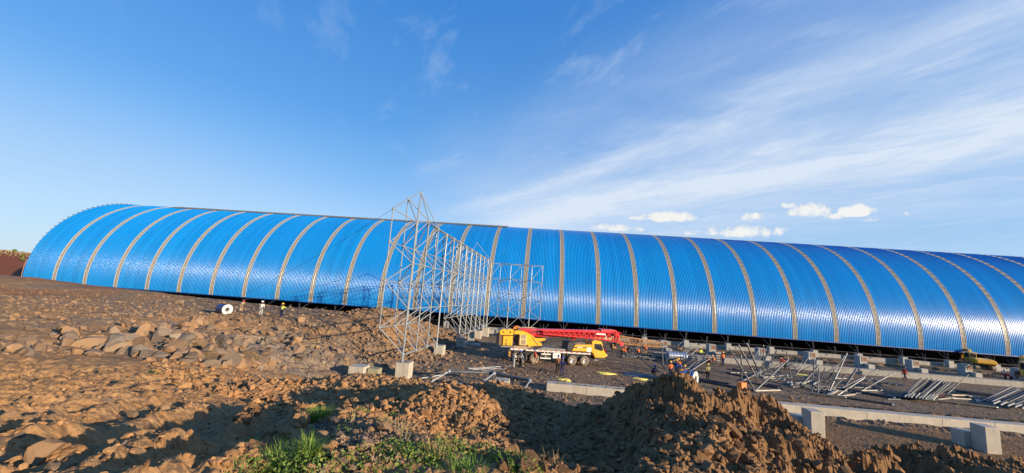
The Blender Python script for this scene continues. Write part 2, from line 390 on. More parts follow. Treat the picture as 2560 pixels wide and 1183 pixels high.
def ground_mat():
    m = bpy.data.materials.new('earth'); m.use_nodes = True; T = NT(m.node_tree); b = T.n['Principled BSDF']
    P = T.node('ShaderNodeTexCoord').outputs['Object']
    at = T.node('ShaderNodeAttribute', attribute_name='soil'); s_ = T.node('ShaderNodeSeparateColor', inp={0: at.outputs[0]})
    n1 = T.noise(P, .45, 6, .6, .3); n2 = T.noise(P, 4, 6, .65); n3 = T.noise(P, 28, 4, .6)
    vo = T.node('ShaderNodeTexVoronoi', inp={'Vector': P, 'Scale': 7.0}); vc = T.node('ShaderNodeSeparateColor', inp={0: vo.outputs['Color']})
    soil = T.mix(T.ramp(n1, [(.3, 0.), (.7, 1.)]), (.20, .10, .042), (.33, .185, .082))
    soil = T.mix(T.ramp(n2, [(.35, 0.), (.7, 1.)]), soil, (.38, .23, .11), 'MIX')
    grav = T.mix(vc.outputs[0], (.10, .072, .05), (.33, .23, .15))
    grav = T.mix(T.ramp(n1, [(.4, 0.), (.65, .6)]), grav, (.15, .10, .062))
    grey = T.mix(vc.outputs[1], (.10, .085, .068), (.30, .24, .18))
    c = T.mix(s_.outputs[0], soil, grav); c = T.mix(s_.outputs[1], c, grey)
    red = T.mix(n2, (.16, .045, .022), (.27, .085, .04)); c = T.mix(s_.outputs[2], c, red); at2 = T.node('ShaderNodeAttribute', attribute_name='heap'); c = T.mix(at2.outputs['Fac'], c, T.mix(n2, (.11, .06, .03), (.27, .15, .07)))
    c = T.mix(T.math('MULTIPLY', T.ramp(n3, [(.3, 1.), (.6, 0.)]), .35), c, (.09, .055, .03))
    T.l.new(c, b.inputs['Base Color']); b.inputs['Roughness'].default_value = .95; b.inputs['Specular IOR Level'].default_value = .15
    hgt = T.math('ADD', T.math('MULTIPLY', n3, .35), T.math('MULTIPLY', T.math('SUBTRACT', 1.0, vo.outputs['Distance']), .8))
    hgt = T.math('ADD', hgt, T.math('MULTIPLY', T.noise(P, 90, 3, .6), .12))
    bn = T.node('ShaderNodeBump', inp={'Strength': .9, 'Distance': .05, 'Height': hgt}); T.l.new(bn.outputs[0], b.inputs['Normal'])
    return m
M_EARTH = ground_mat()
g = link_mesh('ground', V_, F_, M_EARTH, smooth=False)
tag(g, kind='structure')
x = X_.ravel(); y = Y_.ravel(); hb = Hbase(x, y); pit, near, heap, heap2 = masks(x, y, hb)
nz = fbm(x*.25, y*.25, 4, 60)
gravel = np.clip(pit*(1-near)+(1-pit)*(1-near)*sstep(-.12, .15, nz)*.55*(y < 90), 0, 1)
gz = np.exp(-(((x+9)/12)**2+((y-30)/10)**2))+.9*np.exp(-(((x+24)/15)**2+((y-32)/8)**2))
grey = np.clip(gz*sstep(-.15, .2, nz+.1)*(1-pit)*1.2+.55*sstep(-20, -45, x)*sstep(25, 35, y)*sstep(80, 60, y)*sstep(-.1, .1, nz), 0, 1)*.8
redm = sstep(-100, -140, x)*sstep(80, 110, y)+.4*sstep(-.02, .2, fbm(x*.08, y*.08, 3, 70))*sstep(-25, -50, x)
col = np.zeros((len(V_), 4), np.float32); col[:, 3] = 1
col[:, 0] = gravel; col[:, 1] = grey; col[:, 2] = np.clip(redm, 0, 1)
hd_ = np.zeros(len(V_), np.float32); hd_[:] = np.clip(heap*1.3+np.exp(-((y-70.8)/1.5)**2)*(x > 5)+np.exp(-((y-62.3)/1.6)**2)*(x > 12)+np.exp(-((y-36.2)/1.3)**2)*(x > 16)+.8*sstep(13, 16, x)*sstep(33, 31, y)*pit, 0, 1); fa = g.data.attributes.new('heap', 'FLOAT', 'POINT'); fa.data.foreach_set('value', hd_)
ca = g.data.color_attributes.new('soil', 'FLOAT_COLOR', 'POINT'); ca.data.foreach_set('color', col.ravel())
# ------------------------------------------------------------------ the blue barrel-vault hall
S_ = .567
X0, BAY = -191.0*S_, 13.3*S_
YC, ZC, AY, AZ, ZE = 179.39*S_, -6.46*S_, 38.55*S_, 35.66*S_, -9.54*S_
XE = -204.9*S_
NB = 35
TE = math.asin((ZE-ZC)/AZ)
def arc(t, off=0.0):
    # normal offset
    ny, nz_ = -math.cos(t)/AY, math.sin(t)/AZ; L = math.hypot(ny, nz_)
    return YC-AY*math.cos(t)+off*ny/L, ZC+AZ*math.sin(t)+off*nz_/L
def sheet_mat():
    m = bpy.data.materials.new('blue_sheet'); m.use_nodes = True; T = NT(m.node_tree); b = T.n['Principled BSDF']
    P = T.node('ShaderNodeTexCoord').outputs['Object']; sp = T.node('ShaderNodeSeparateXYZ', inp={0: P})
    # each roll-formed sheet is a slightly different batch
    px = T.math('FLOOR', T.math('DIVIDE', sp.outputs[0], .84)); wn = T.node('ShaderNodeTexWhiteNoise', noise_dimensions='1D'); T.l.new(px, wn.inputs['W'])
    st = T.node('ShaderNodeMapping', inp={'Vector': P, 'Scale': (3.0, .25, .25)}).outputs[0]
    n1 = T.noise(st, 1.2, 5, .6)
    c = T.mix(wn.outputs[0], (.003, .185, .50), (.004, .225, .60))
    c = T.mix(T.math('MULTIPLY', T.ramp(n1, [(.45, 0.), (.8, 1.)]), .3), c, (.04, .20, .48))
    nb = T.noise(P, .09, 4, .6); c = T.mix(T.ramp(nb, [(.35, 0.), (.7, .35)]), c, (.004, .15, .50))
    nd = T.noise(T.node('ShaderNodeMapping', inp={'Vector': P, 'Scale': (1.6, .12, .12)}).outputs[0], 1.5, 5, .65); c = T.mix(T.ramp(nd, [(.60, 0.), (.85, .35)]), c, (.16, .22, .34))
    T.l.new(c, b.inputs['Base Color'])
    b.inputs['Roughness'].default_value = .25; b.inputs['Specular IOR Level'].default_value = .42
    # oil-canning: the thin sheets pull in at the purlins
    st2 = T.node('ShaderNodeMapping', inp={'Vector': P, 'Scale': (2.4, .9, .9)}).outputs[0]
    st3 = T.node('ShaderNodeMapping', inp={'Vector': P, 'Scale': (1.2, 1.0, 1.0)}).outputs[0]
    hh = T.math('ADD', T.noise(st2, 1.0, 3, .6), T.math('MULTIPLY', T.noise(st3, .35, 2, .5), 1.2))
    bn = T.node('ShaderNodeBump', inp={'Strength': 1.0, 'Distance': .008, 'Height': hh}); T.l.new(bn.outputs[0], b.inputs['Normal'])
    return m
def strip_mat():
    m = bpy.data.materials.new('skylight'); m.use_nodes = True; T = NT(m.node_tree); b = T.n['Principled BSDF']
    P = T.node('ShaderNodeTexCoord').outputs['Object']
    n1 = T.noise(P, 1.5, 5, .6)
    c = T.mix(n1, (.17, .155, .12), (.34, .31, .25)); T.l.new(c, b.inputs['Base Color'])
    b.inputs['Roughness'].default_value = .3; b.inputs['Specular IOR Level'].default_value = .5
    bn = T.node('ShaderNodeBump', inp={'Strength': 1.0, 'Distance': .03, 'Height': T.noise(P, 1.6, 3, .6)}); T.l.new(bn.outputs[0], b.inputs['Normal'])
    return m
M_BLUE, M_SKY = sheet_mat(), strip_mat()
M_DARK = mat('lining_shade_black', (.012, .013, .017), .7)
M_GREYST = mat('grey_steel', (.24, .24, .235), .45, .4, dirt=(.16, .12, .08))
M_PURLIN = mat('purlin_paint', (.42, .40, .35), .5)
TTOP = math.pi*.5
TEND = math.pi-TE
hall = empty('storage_hall', (0, YC, ZE))
tag(hall, 'long blue barrel-vaulted steel hall with pale skylight strips behind the pit', 'hall')
def hp(o): o.parent = hall; o.matrix_parent_inverse = Matrix.Translation((0, -YC, -ZE)); return o
def arcsheet(xs, offs, ts):
    # xs: list of x, offs: offset of each x from the arc
    xs = np.array(xs); offs = np.array(offs); V = []
    for t in ts:
        for x_, o_ in zip(xs, offs):
            y_, z_ = arc(t, o_); V.append((x_, y_, z_))
    n = len(xs); m = len(ts); i = np.arange(m-1)[:, None]; k = np.arange(n-1)[None]
    F = np.stack([i*n+k, i*n+k+1, (i+1)*n+k+1, (i+1)*n+k], -1).reshape(-1, 4)
    return np.array(V), F
SW = .40      # half width of a skylight strip
TS = np.linspace(TE, TTOP+.30, 44)
for i in range(-1, NB):
    xa = XE if i < 0 else X0+BAY*i+SW; xb = X0+BAY*(i+1)-SW
    n = max(1, int(round((xb-xa)/.305))); p = (xb-xa)/n; xs = []; of = []
    for k in range(n):
        a = xa+k*p
        for u_, h_ in ((0, 0), (.16, -.007), (.33, -.010), (.50, -.007), (.66, 0)): xs.append(a+u_*p); of.append(h_)
        for q_ in (30, 60, 90, 120, 150): xs.append(a+p*(.83-.17*math.cos(rad(q_)))); of.append(.040*math.sin(rad(q_)))
    xs.append(xb); of.append(0)
    V, F = arcsheet(xs, of, TS)
    hp(link_mesh('roof_sheeting', V, F, M_BLUE, smooth=True))
PUR = MB()
for i in range(NB):
    xc = X0+BAY*i
    xs = [xc-SW, xc-SW+.07, xc-SW+.08, xc-.20, xc-.15, xc-.02, xc+.02, xc+.15, xc+.20, xc+SW-.08, xc+SW-.07, xc+SW]
    of = [.03, .03, -.02, -.02, .02, .02, -.02, .02, .02, -.02, .03, .03]
    V, F = arcsheet(xs, of, TS); st = hp(link_mesh('skylight_strip', V, F, M_SKY))
    for sx in (-1, 1):
        V, F = arcsheet([xc+sx*SW-.05, xc+sx*SW-.03, xc+sx*SW+.03, xc+sx*SW+.05], [.03, .06, .06, .03], TS); link_mesh('edge_flashing', V, F, M_PURLIN, st)
    mb = PUR
    for t in np.linspace(TE+.02, TTOP, 30):
        y_, z_ = arc(t, .045); y2, z2 = arc(t+.0035, .045); mb.tube((xc-SW, y_, z_), (xc+SW, y_, z_), .03, 5)
tag(hp(PUR.build('purlin', M_PURLIN)), kind='stuff')
# inner lining coloured black as shade, back slope down to the floor, and end frame
V, F = arcsheet([XE+.3, X0+BAY*NB], [-.5, -.5], np.linspace(TE-.0, math.pi+.28, 60)); hp(link_mesh('inner_shade_lining', V, F, M_DARK))
V, F = arcsheet([XE+.1, X0+BAY*NB], [-.15, -.15], np.linspace(TTOP+.29, math.pi+.28, 40)); hp(link_mesh('far_slope', V, F, M_BLUE))
ye, ze_ = arc(TE)
mb = MB(); mb.box(((XE+X0+BAY*NB)/2, ye+.02, ze_-.08), (X0+BAY*NB-XE, .10, .16)); hp(mb.build('eave_trim', mat('navy_trim', (.004, .05, .22), .4)))
# ridge: still open on the left half, bare grey purlins and a ragged sheet edge
mb = MB(); ri = random.Random(3)
xr0, xr1 = X0+BAY*1.2, X0+BAY*13.2
for dt in (-.055, -.03, 0, .03, .06):
    y_, z_ = arc(TTOP-.28+dt*1.3, .20)
for t in np.linspace(TTOP-.34, TTOP-.05, 7):
    y_, z_ = arc(t, .16); mb.tube((xr0, y_, z_), (xr1, y_, z_), .06, 5)
x = xr0
while x < xr1:
    t0 = TTOP-.34; P = [(x, *arc(t, .13)) for t in np.linspace(t0, TTOP-.03, 6)]; mb.path(P, .05, 4)
    x += .9+ri.random()*.8
tag(hp(mb.build('ridge_purlin', M_GREYST)), kind='stuff')
mb = MB(); x = xr0
while x < xr1:
    w = ri.uniform(1.5, 4.5); ta = TTOP-.33+ri.uniform(-.02, .03); 
    V, F = arcsheet([x, min(x+w, xr1)], [.09, .09], np.linspace(ta, TTOP-.0, 8)); mb.add(V, [tuple(f) for f in F]); x += w+ri.uniform(0, .15)
hp(mb.build('ridge_capping', mat('galvanised_old', (.20, .185, .155), .55, .2, var=.35, vscale=1.3), fix=False))
# purlin stubs left long at the gable edge
for t in np.linspace(TE+.25, TTOP-.06, 26):
    y_, z_ = arc(t, .03); y2, z2 = arc(t, .22)
    mb = MB(); mb.prism([(XE+.3, y_), (XE-.55, y_), (XE-.55, y_+.12), (XE+.3, y_+.12)], z_, z2, 'z'); hp(mb.build('gable_purlin', M_GREYST))
mb = MB(); P = [(XE-.05, *arc(t, -.12)) for t in np.linspace(TE-.12, TTOP, 40)]; mb.path(P, .07, 5); hp(mb.build('gable_edge', mat('primer_red', (.32, .20, .15), .6)))
mb = MB(); P = [(XE-.7, *arc(t, -.3)) for t in np.linspace(TE-.16, TE+.24, 8)]; mb.path(P, .06, 5)
for p in P[::2]: mb.tube(p, (XE, p[1]+.2, p[2]), .04, 4)
hp(mb.build('ladder', MATS['primer_red']))
# added slab, coloured near-black to paint the interior shade under the eave
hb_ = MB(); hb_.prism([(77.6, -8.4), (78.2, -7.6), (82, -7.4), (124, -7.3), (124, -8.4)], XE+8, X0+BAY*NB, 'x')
hp(hb_.build('interior_shade_slab', mat('interior_shade_black', (.006, .006, .007), .98, spec=.05)))
# ------------------------------------------------------------------ concrete
def conc_mat(name, col):
    m = bpy.data.materials.new(name); m.use_nodes = True; T = NT(m.node_tree); b = T.n['Principled BSDF']
    P = T.node('ShaderNodeTexCoord').outputs['Object']
    n1 = T.noise(P, 1.6, 6, .65, .3); n2 = T.noise(P, 14, 5, .6)
    st = T.noise(T.node('ShaderNodeMapping', inp={'Vector': P, 'Scale': (3., 3., .35)}).outputs[0], 1.6, 5, .6)
    c = T.mix(T.ramp(n1, [(.3, 0.), (.7, 1.)]), tuple(v*.82 for v in col), tuple(v*1.1 for v in col))
    c = T.mix(T.math('MULTIPLY', T.ramp(st, [(.5, 0.), (.75, 1.)]), .4), c, tuple(v*.5 for v in col))
    c = T.mix(T.math('MULTIPLY', T.ramp(n2, [(.55, 0.), (.75, 1.)]), .3), c, tuple(v*.6 for v in col))
    T.l.new(c, b.inputs['Base Color']); b.inputs['Roughness'].default_value = .85; b.inputs['Specular IOR Level'].default_value = .25
    bn = T.node('ShaderNodeBump', inp={'Strength': .8, 'Distance': .012, 'Height': n2}); T.l.new(bn.outputs[0], b.inputs['Normal'])
    return m
M_CONC = conc_mat('concrete', (.43, .39, .32)); M_CONCD = conc_mat('concrete_grey', (.36, .35, .32)); M_CONCF = conc_mat('concrete_far', (.30, .285, .25))
M_PAD = mat('bearing_rust', (.22, .10, .06), .8, dirt=(.08, .05, .04))
M_JOINT = mat('joint_dark', (.12, .11, .10), .9)
M_GALV = mat('galvanised', (.25, .285, .31), .42, .3, dirt=(.25, .24, .21), dscale=2)
M_PIPE = mat('grey_paint', (.065, .078, .095), .42, .15, dirt=(.15, .13, .11), dscale=1.5, damt=.5)
M_PIPED = mat('dark_paint', (.03, .036, .046), .45, .1, dirt=(.10, .08, .06), dscale=1.5)
M_PIPEW = mat('pale_paint', (.30, .285, .245), .5, .1, dirt=(.30, .24, .17), dscale=2)
def gz(x, y): return float(H(np.array([x]), np.array([y]))[0])
def bevbox(mb, c, d, rz=0, b=.02):
    mb.box(c, d, rz)
def rot2(x, y, a): return x*math.cos(a)-y*math.sin(a), x*math.sin(a)+y*math.cos(a)
M_PIPEL = mat('light_grey_paint', (.17, .18, .19), .4, .2, dirt=(.15, .12, .09))
# long concrete footing beams across the pit
def beam(x0, x1, y, w, ztop, zbot, m, label, seg=4.6, sleepers=False):
    root = empty('foundation_beam', ((x0+x1)/2, y, zbot)); tag(root, label, 'concrete beam')
    mb = MB(); mb.box((0, 0, (ztop-zbot)/2), (x1-x0, w, ztop-zbot)); mb.build('beam_body', m, root, bevel=.012)
    mj = MB(); x = x0+seg*.7; r = random.Random(int(y))
    while x < x1:
        mj.box((x-(x0+x1)/2, -w/2-.002, (ztop-zbot)/2), (.03, .012, ztop-zbot-.02)); x += seg*r.uniform(.6, 1.3)
    j = mj.build('form_joint', M_JOINT, root); tag(j, kind='stuff')
    if sleepers:
        mj = MB(); x = x0+.4
        while x < x1-.4:
            if r.random() < .75: mj.box((x-(x0+x1)/2, -w/2+.12+r.uniform(-.02, .05), ztop-zbot+.03), (r.uniform(.12, .34), .10, .06), rz=r.uniform(-.3, .3))
            x += .55
        j = mj.build('timber_chock', mat('old_timber', (.10, .075, .05), .9), root); tag(j, kind='stuff')
    return root
beam(1.2, 11.2, 33.7, .9, -7.32, -8.25, M_CONC, 'pale concrete foundation beam with dark chocks on top behind the big soil heap', sleepers=True)
beam(13.2, 60, 33.5, .9, -7.30, -8.25, M_CONC, 'long cream concrete foundation beam crossing the lower right of the pit')
beam(17, 76, 58.3, .9, -7.25, -8.25, M_CONCF, 'grey concrete foundation beam behind the leaning pipe stacks')
beam(-12.2, 128, 76.6, .7, -7.35, -8.25, M_CONCF, 'dark weathered concrete foundation beam running along the foot of the blue hall')
beam(-9.5, -1, 72.0, .9, -7.3, -8.25, M_CONC, 'short pale foundation beam behind the tail of the mobile crane')
# square pedestals
def pedestal(x, y, zt, w, d, label, m=M_CONC, group=None, plate=True, rz=0, zb=None):
    zb = gz(x, y)-.3 if zb is None else zb
    r = empty('concrete_pedestal', (x, y, zb), rz); tag(r, label, 'concrete footing', group)
    mb = MB(); mb.box((0, 0, (zt-zb)/2), (w, d, zt-zb)); mb.build('pedestal_block', m, r, bevel=.02)
    if plate:
        mb = MB(); mb.box((0, 0, zt-zb+.02), (w*.6, d*.6, .04)); mb.build('base_plate', M_GREYST, r)
    return r
def wallX(y): return -10.98+.075*(y-32.8)
AY_ = [32.8+2.86*k for k in range(13)]
for (px, py, zt, w, lab) in [(1005, 949, -6.62, 1.15, 'tall square concrete pedestal carrying the nearest foot of the pipe frame'),
                       (1096, 893, -6.72, 1.05, 'squat concrete pedestal in shade under the second foot of the pipe frame'),
                       (1150, 868, -6.72, 1.1, 'square concrete pedestal right of the gap in the pipe frame'),
                       (1193, 850, -6.6, 1.05, 'small square concrete pedestal far along the pipe frame'),
                       (1212, 843, -6.5, 1.1, 'concrete pedestal at the corner where the pipe frame turns')]:
    p = at_z(px, py, -8.0); pedestal(p[0], p[1]+.3, zt, w, w, lab, zb=-8.3)
def stepped(x, y, label, cat='concrete footing', s=1.0, group=None, zt=-6.15, pad=True, mirror=1, m=M_CONC, rz=0, near=False):
    zb = -8.35; r = empty('stepped_footing', (x, y, zb), rz); tag(r, label, cat, group)
    h = zt-zb; mb = MB()
    if near:   # tall block in front, low step behind on the left
        mb.box((0, 0, h/2), (.85, .95, h)); mb.build('tall_block', m, r, bevel=.03)
        mb = MB(); mb.box((-.28, .935, (h-.62)/2), (1.0, .9, h-.62)); mb.build('low_step', m, r, bevel=.03)
    else:
        mb.box((0, .0, h/2), (1.05, 1.2, h)); mb.build('tall_block', M_CONCD, r, bevel=.02)
        mb = MB(); mb.box((.50, -1.03, (h-1.05)/2), (.95, .85, h-1.05)); mb.build('low_step', M_CONCD, r, bevel=.02)
        if pad:
            mb = MB(); mb.box((.1, -.602, h-.42), (.62, .05, .62)); mb.build('bearing_pad', M_PAD, r)
            mb = MB()
            for dx, dz, w_, h_ in ((-.27+.1, -.42, .06, .74), (.37+.1, -.42, .06, .74), (.1, -.08, .7, .06), (.1, -.76, .7, .06)): mb.box((dx, -.625, h+dz), (w_, .05, h_))
            mb.build('pad_rim', M_CONC, r)
    return r
# row two, where the next hall will stand
k = 0
desc = ['hidden partly behind the two galvanised coils', 'behind the crouching pair in orange vests', 'behind the fan of tall leaning pipes', 'between the two clusters of leaning pipes',
        'right of the second pipe cluster', 'behind the worker striding in a red vest', 'left of the small yellow excavator', 'behind the two red vests at the right']
for i in range(8):
    x = 20.9+7.58*i
    stepped(x, 66.3, 'grey stepped concrete footing with a rusty pad, '+desc[i], zt=-6.3)
# near row
stepped(18.65, 28.2, 'pale stepped concrete footing rising beside the big soil heap', zt=-6.42, near=True, m=M_CONC, rz=-.05)
stepped(29.1, 28.2, 'pale stepped concrete footing alone at the lower right corner', zt=-6.42, near=True, m=M_CONC, rz=-.05)
pedestal(-14.2, 31.9, -6.95, 1.25, 1.25, 'pale concrete block sunk behind the earth ridge left of the pipe frame', plate=False, zb=-8.3)
pedestal(-13.0, 32.2, -7.1, .9, .8, 'stained mossy concrete block against the orange earth cut', m=conc_mat('concrete_stained', (.30, .27, .18)), plate=False, zb=-8.3)
pedestal(-2.3, 30.6, -6.75, 1.1, 1.1, 'small pale concrete block inside the fallen pipe frame', plate=False, zb=-8.3)
p = at_z(1176, 862, -8.0)
r = empty('retaining_angle', (p[0], p[1], -8.3)); tag(r, 'L-shaped grey concrete upright on a low slab beside the pipe frame', 'concrete footing')
mb = MB(); mb.box((0, 0, 1.2), (.9, .5, 2.2)); mb.build('upright_slab', M_CONCD, r, bevel=.02)
mb = MB(); mb.box((.3, -.1, .25), (2.3, 1.6, .5)); mb.build('base_slab', M_CONCD, r, bevel=.02)
M_STRUT = mat('strut_grey', (.06, .06, .065), .6)
# hall pedestals and their V struts
for i in range(22):
    x = -24.9+7.54*i
    if x > 112: break
    g_ = 'pedestals along the foot of the blue hall'
    pedestal(x, 75.5, -6.8, .85, .85, 'light grey concrete pedestal in the row along the foot of the blue hall', m=M_CONCD, group=g_, plate=False, zb=-8.3)
for i in range(-8, 46):
    x = -24.9+3.77*i
    if x > 125 or x < XE+6: continue
    zb = -6.8 if i % 2 == 0 else -7.3
    for dx, dy, dz in ((-.75, 1.0, .9), (0, .1, 1.0), (.95, 1.8, 1.0)):
        mb = MB(); mb.tube((x, 75.5, zb), (x+dx, 75.5+dy, zb+dz+.35), .035, 6); hp(mb.build('prop_strut', M_STRUT))
mb = MB(); mb.tube((XE+6, 76.2, -6.75), (120, 76.2, -6.75), .035, 6); hp(mb.build('bottom_rail', M_STRUT))

# ------------------------------------------------------------------ the pipe space frame
def space_frame():
    root = empty('space_frame', (wallX(50), 50, -6.2)); tag(root, 'tall galvanised pipe space frame standing on pedestals in the middle of the pit', 'space frame')
    bars = []
    lvA = [-5.98, -2.15, 1.75, 5.45]; lvB = [-3.75, .05, 3.35, 6.35]
    nA = 13
    def A(k, j):
        y = AY_[k]; z = lvA[j]
        if j == 3: z += {0: -.1, 1: .55}.get(k, .45-.09*k)
        if j < 3: z -= .03*k
        return np.array([wallX(y), y, z])
    def B(k, j):
        y = 31.4+2.75*k; z = lvB[j]; x = wallX(y)-1.62+.02*k
        if j == 3:
            z = {0: 6.2, 1: 7.75, 2: 9.1}.get(k, 6.75-.12*k)
        if j < 3: z -= .035*k
        return np.array([x, y, z])
    gap = {4, 5}
    for k in range(nA):
        for j in range(4):
            if j == 0 and k in gap: continue
            if j < 3 and not (j == 0 and k in gap): bars.append((A(k, j), A(k, j+1), .085 if k % 3 == 0 else .06))
            if k < nA-1 and not (j == 0 and (k in gap or k+1 in gap)): bars.append((A(k, j), A(k+1, j), .055))
    for k in range(nA):
        for j in range(4):
            if j == 0 and k in gap: continue
            if k in (1, 2) and j == 3:
                bars.append((B(k, 2), B(k, 3), .055))
            elif j < 3: 
                bars.append((B(k, j), B(k, j+1), .055)) if not (j == 2 and k in (1, 2)) else None
            if k < nA-1 and not (j == 0 and (k in gap or k+1 in gap)): 
                if not (j == 3 and k == 2): bars.append((B(k, j), B(k+1, j), .05))
    # web members: every B node ties to the four A nodes round it
    for k in range(nA):
        for j in range(4):
            if j == 0 and k in gap: continue
            for ka in (k-1, k):
                for ja in (j, j+1):
                    if 0 <= ka < nA and 0 <= ja < 4 and not (ja == 0 and ka in gap): bars.append((B(k, j), A(ka, ja), .045))
    bars.append((B(2, 3), A(1, 3), .05)); bars.append((B(1, 3), A(1, 3), .05)); bars.append((B(1, 3), A(0, 3), .05)); bars.append((B(2, 3), A(0, 3), .045))
    # loose members at the far end
    e = A(nA-1, 3); bars.append((e, e+np.array([-2.6, -1.5, 3.0]), .045)); bars.append((B(nA-3, 3), e+np.array([-2.6, -1.5, 3.0]), .04))
    # short feet
    for k in (0, 3, 6, 9, 12):
        a = A(k, 0); bars.append((a, (a[0], a[1], -6.65), .12))
    bars.sort(key=lambda b: -(np.linalg.norm(b[1]-b[0])*b[2]/max(5, b[0][1]))) if False else bars.sort(key=lambda b: min(b[0][1], b[1][1]) if not isinstance(b[1], tuple) else b[0][1])
    off = np.array(root.location)
    for a, b, r in bars[:96]:
        mb = MB(); a = np.array(a)-off; b = np.array(b)-off; d = nrmz(b-a)
        mb.tube(a+d*.09, b-d*.09, r, 8); mb.build('frame_bar', M_GALV, root, smooth=False)
    mb = MB()
    for a, b, r in bars[96:]: mb.tube(np.array(a)-off, np.array(b)-off, r, 6)
    tag(mb.build('frame_bars', M_GALV, root), kind='stuff')
    mb = MB()
    for k in range(nA):
        for j in range(4):
            if j == 0 and k in gap: continue
            mb.ball(A(k, j)-off, .13, 8, 5); mb.ball(B(k, j)-off, .12, 8, 5)
    tag(mb.build('ball_joint', M_GALV, root, smooth=True), kind='stuff')
    # the return frame along the hall
    root2 = empty('space_frame', (-4, 69, -6.2)); tag(root2, 'smaller pipe space frame standing at right angles beyond the crane tail', 'space frame')
    off = np.array(root2.location); bb = []
    za = [-6.4, -3.3, -.55, 2.0, 4.45]; zb = [-4.65, -1.6, 1.65, 4.8]
    xa = [-8.6, -5.0, -1.25]; xb = [-7.0, -3.15, .65]
    for i, x in enumerate(xa):
        for j in range(5):
            if j < 4: bb.append(((x, 68, za[j]), (x, 68, za[j+1]), .075))
            if i < 2 and j > 0: bb.append(((x, 68, za[j]), (xa[i+1], 68, za[j]), .045))
    for i, x in enumerate(xb):
        for j in range(4):
            if j < 3: bb.append(((x, 69.9, zb[j]), (x, 69.9, zb[j+1]), .05))
            if i < 2: bb.append(((x, 69.9, zb[j]), (xb[i+1], 69.9, zb[j]), .045))
            for ia in (i, i+1):
                for ja in (j, j+1):
                    if ia < 3: bb.append(((x, 69.9, zb[j]), (xa[ia], 68, za[ja]), .04))
    for a, b, r in bb[:100]:
        mb = MB(); mb.tube(np.array(a)-off, np.array(b)-off, r, 6); mb.build('frame_bar', M_GALV, root2)
    mb = MB()
    for x in xa:
        for z in za: mb.ball(np.array((x, 68, z))-off, .12, 8, 5)
    for x in xb:
        for z in zb: mb.ball(np.array((x, 69.9, z))-off, .11, 8, 5)
    tag(mb.build('ball_joint', M_GALV, root2, smooth=True), kind='stuff')
    for x in xa[1:]:
        pedestal(x, 68, -6.55, .9, .9, 'low concrete pedestal carrying the %s leg of the smaller pipe frame' % ('middle' if x < -3 else 'outer'), plate=False, zb=-8.3, m=M_CONCD)
    return A, B
A_n, B_n = space_frame()
# guy ropes
def sag(a, b, s, n=14):
    a = np.array(a, float); b = np.array(b, float)
    return [a+(b-a)*t+np.array([0, 0, -4*s*t*(1-t)]) for t in np.linspace(0, 1, n)]
M_ROPE = mat('rope', (.10, .09, .08), .8)
for a, b, lab in [(B_n(1, 3), at_y(590, 745, 60), 'thin guy rope from the top of the pipe frame down to the left bank'),
                  (at_y(905, 683, 78), at_y(603, 750, 52), 'thin dark rope slung from the hall side to the boulders'),]:
    mb = MB(); mb.path(sag(a, b, .6), .018, 4); tag(mb.build('guy_rope', M_ROPE), lab, 'rope')
for (p, q, yy, zz, lab) in [((935, 811), (700, 830), 0, 0, 'dark rope from the nearest frame node over the rubble to the left')]:
    a = B_n(0, 0); b = at_y(760, 835, 38); mb = MB(); mb.path(sag(a, (b[0], b[1], gz(b[0], b[1])+.1), .4), .02, 4); tag(mb.build('guy_rope', M_ROPE), lab, 'rope')

# ------------------------------------------------------------------ pipes
def P_(crop, x, y):
    ox, oy, s = crop; return ox+x/s, oy+y/s
C2 = (1700, 850, 7.888); C3 = (1940, 850, 6.96); C4 = (2220, 850, 6.96); C1 = (1340, 820, 7.11); C8 = (560, 900, 3.2)
def lean(crop, xb, yb, xt, yt, r, m, label, group, dy=0, zb=-7.9):
    r = r*.74; m = M_PIPEL if m in (M_GALV, M_PIPEL) else m
    a = at_z(*P_(crop, xb, yb), zb); b = at_y(*P_(crop, xt, yt), a[1]+dy)
    r_ = empty('steel_pipe', a); tag(r_, label, 'pipe', group)
    mb = MB(); e = b-a; n = nrmz(e); L = np.linalg.norm(e)
    mb.tube((0, 0, 0), e, r, 10); mb.build('tube_body', m, r_)
    mb = MB(); mb.tube(e, e+n*.16, r*.9, 8, r*.45); mb.build('end_cone', M_PIPEW if m is M_PIPEW else M_GALV, r_); mb = MB(); mb.tube(-n*.10, (0, 0, 0), r*.45, 8, r*.9); mb.build('end_cone', M_GALV, r_)
def lay(crop, xa, ya, xb, yb, r, m, label, group=None, z=None):
    r = r*.85
    z = -8+r+.02 if z is None else z
    a = at_z(*P_(crop, xa, ya), z); b = at_z(*P_(crop, xb, yb), z)
    a[2] = max(a[2], gz(a[0], a[1])+r); b[2] = max(b[2], gz(b[0], b[1])+r)
    r_ = empty('steel_pipe', a); tag(r_, label, 'pipe', group); e = b-a; n = nrmz(e)
    mb = MB(); mb.tube((0, 0, 0), e, r, 10); mb.build('tube_body', m, r_)
    mb = MB(); mb.tube(e, e+n*.14, r*.9, 8, r*.45); mb.build('end_cone', M_GALV, r_); mb = MB(); mb.tube(-n*.14, (0, 0, 0), r*.45, 8, r*.9); mb.build('end_cone', M_GALV, r_)
G = 'fan of pipes in the middle of the pit'
lean(C2, 1475, 1000, 980, 180, .10, M_PIPE, 'thick grey pipe leaning left from the front node of the pipe fan', G, 1)
lean(C2, 1485, 1000, 2130, 390, .11, M_PIPE, 'thick dark grey pipe leaning right from the front node of the pipe fan', G, 3)
lay(C2, 1480, 1003, 1970, 992, .11, M_PIPEW, 'white pipe lying flat beside the front node of the pipe fan', G)
lean(C2, 1215, 800, 1208, 340, .10, M_PIPE, 'upright grey pipe at the left of the pipe fan', G)
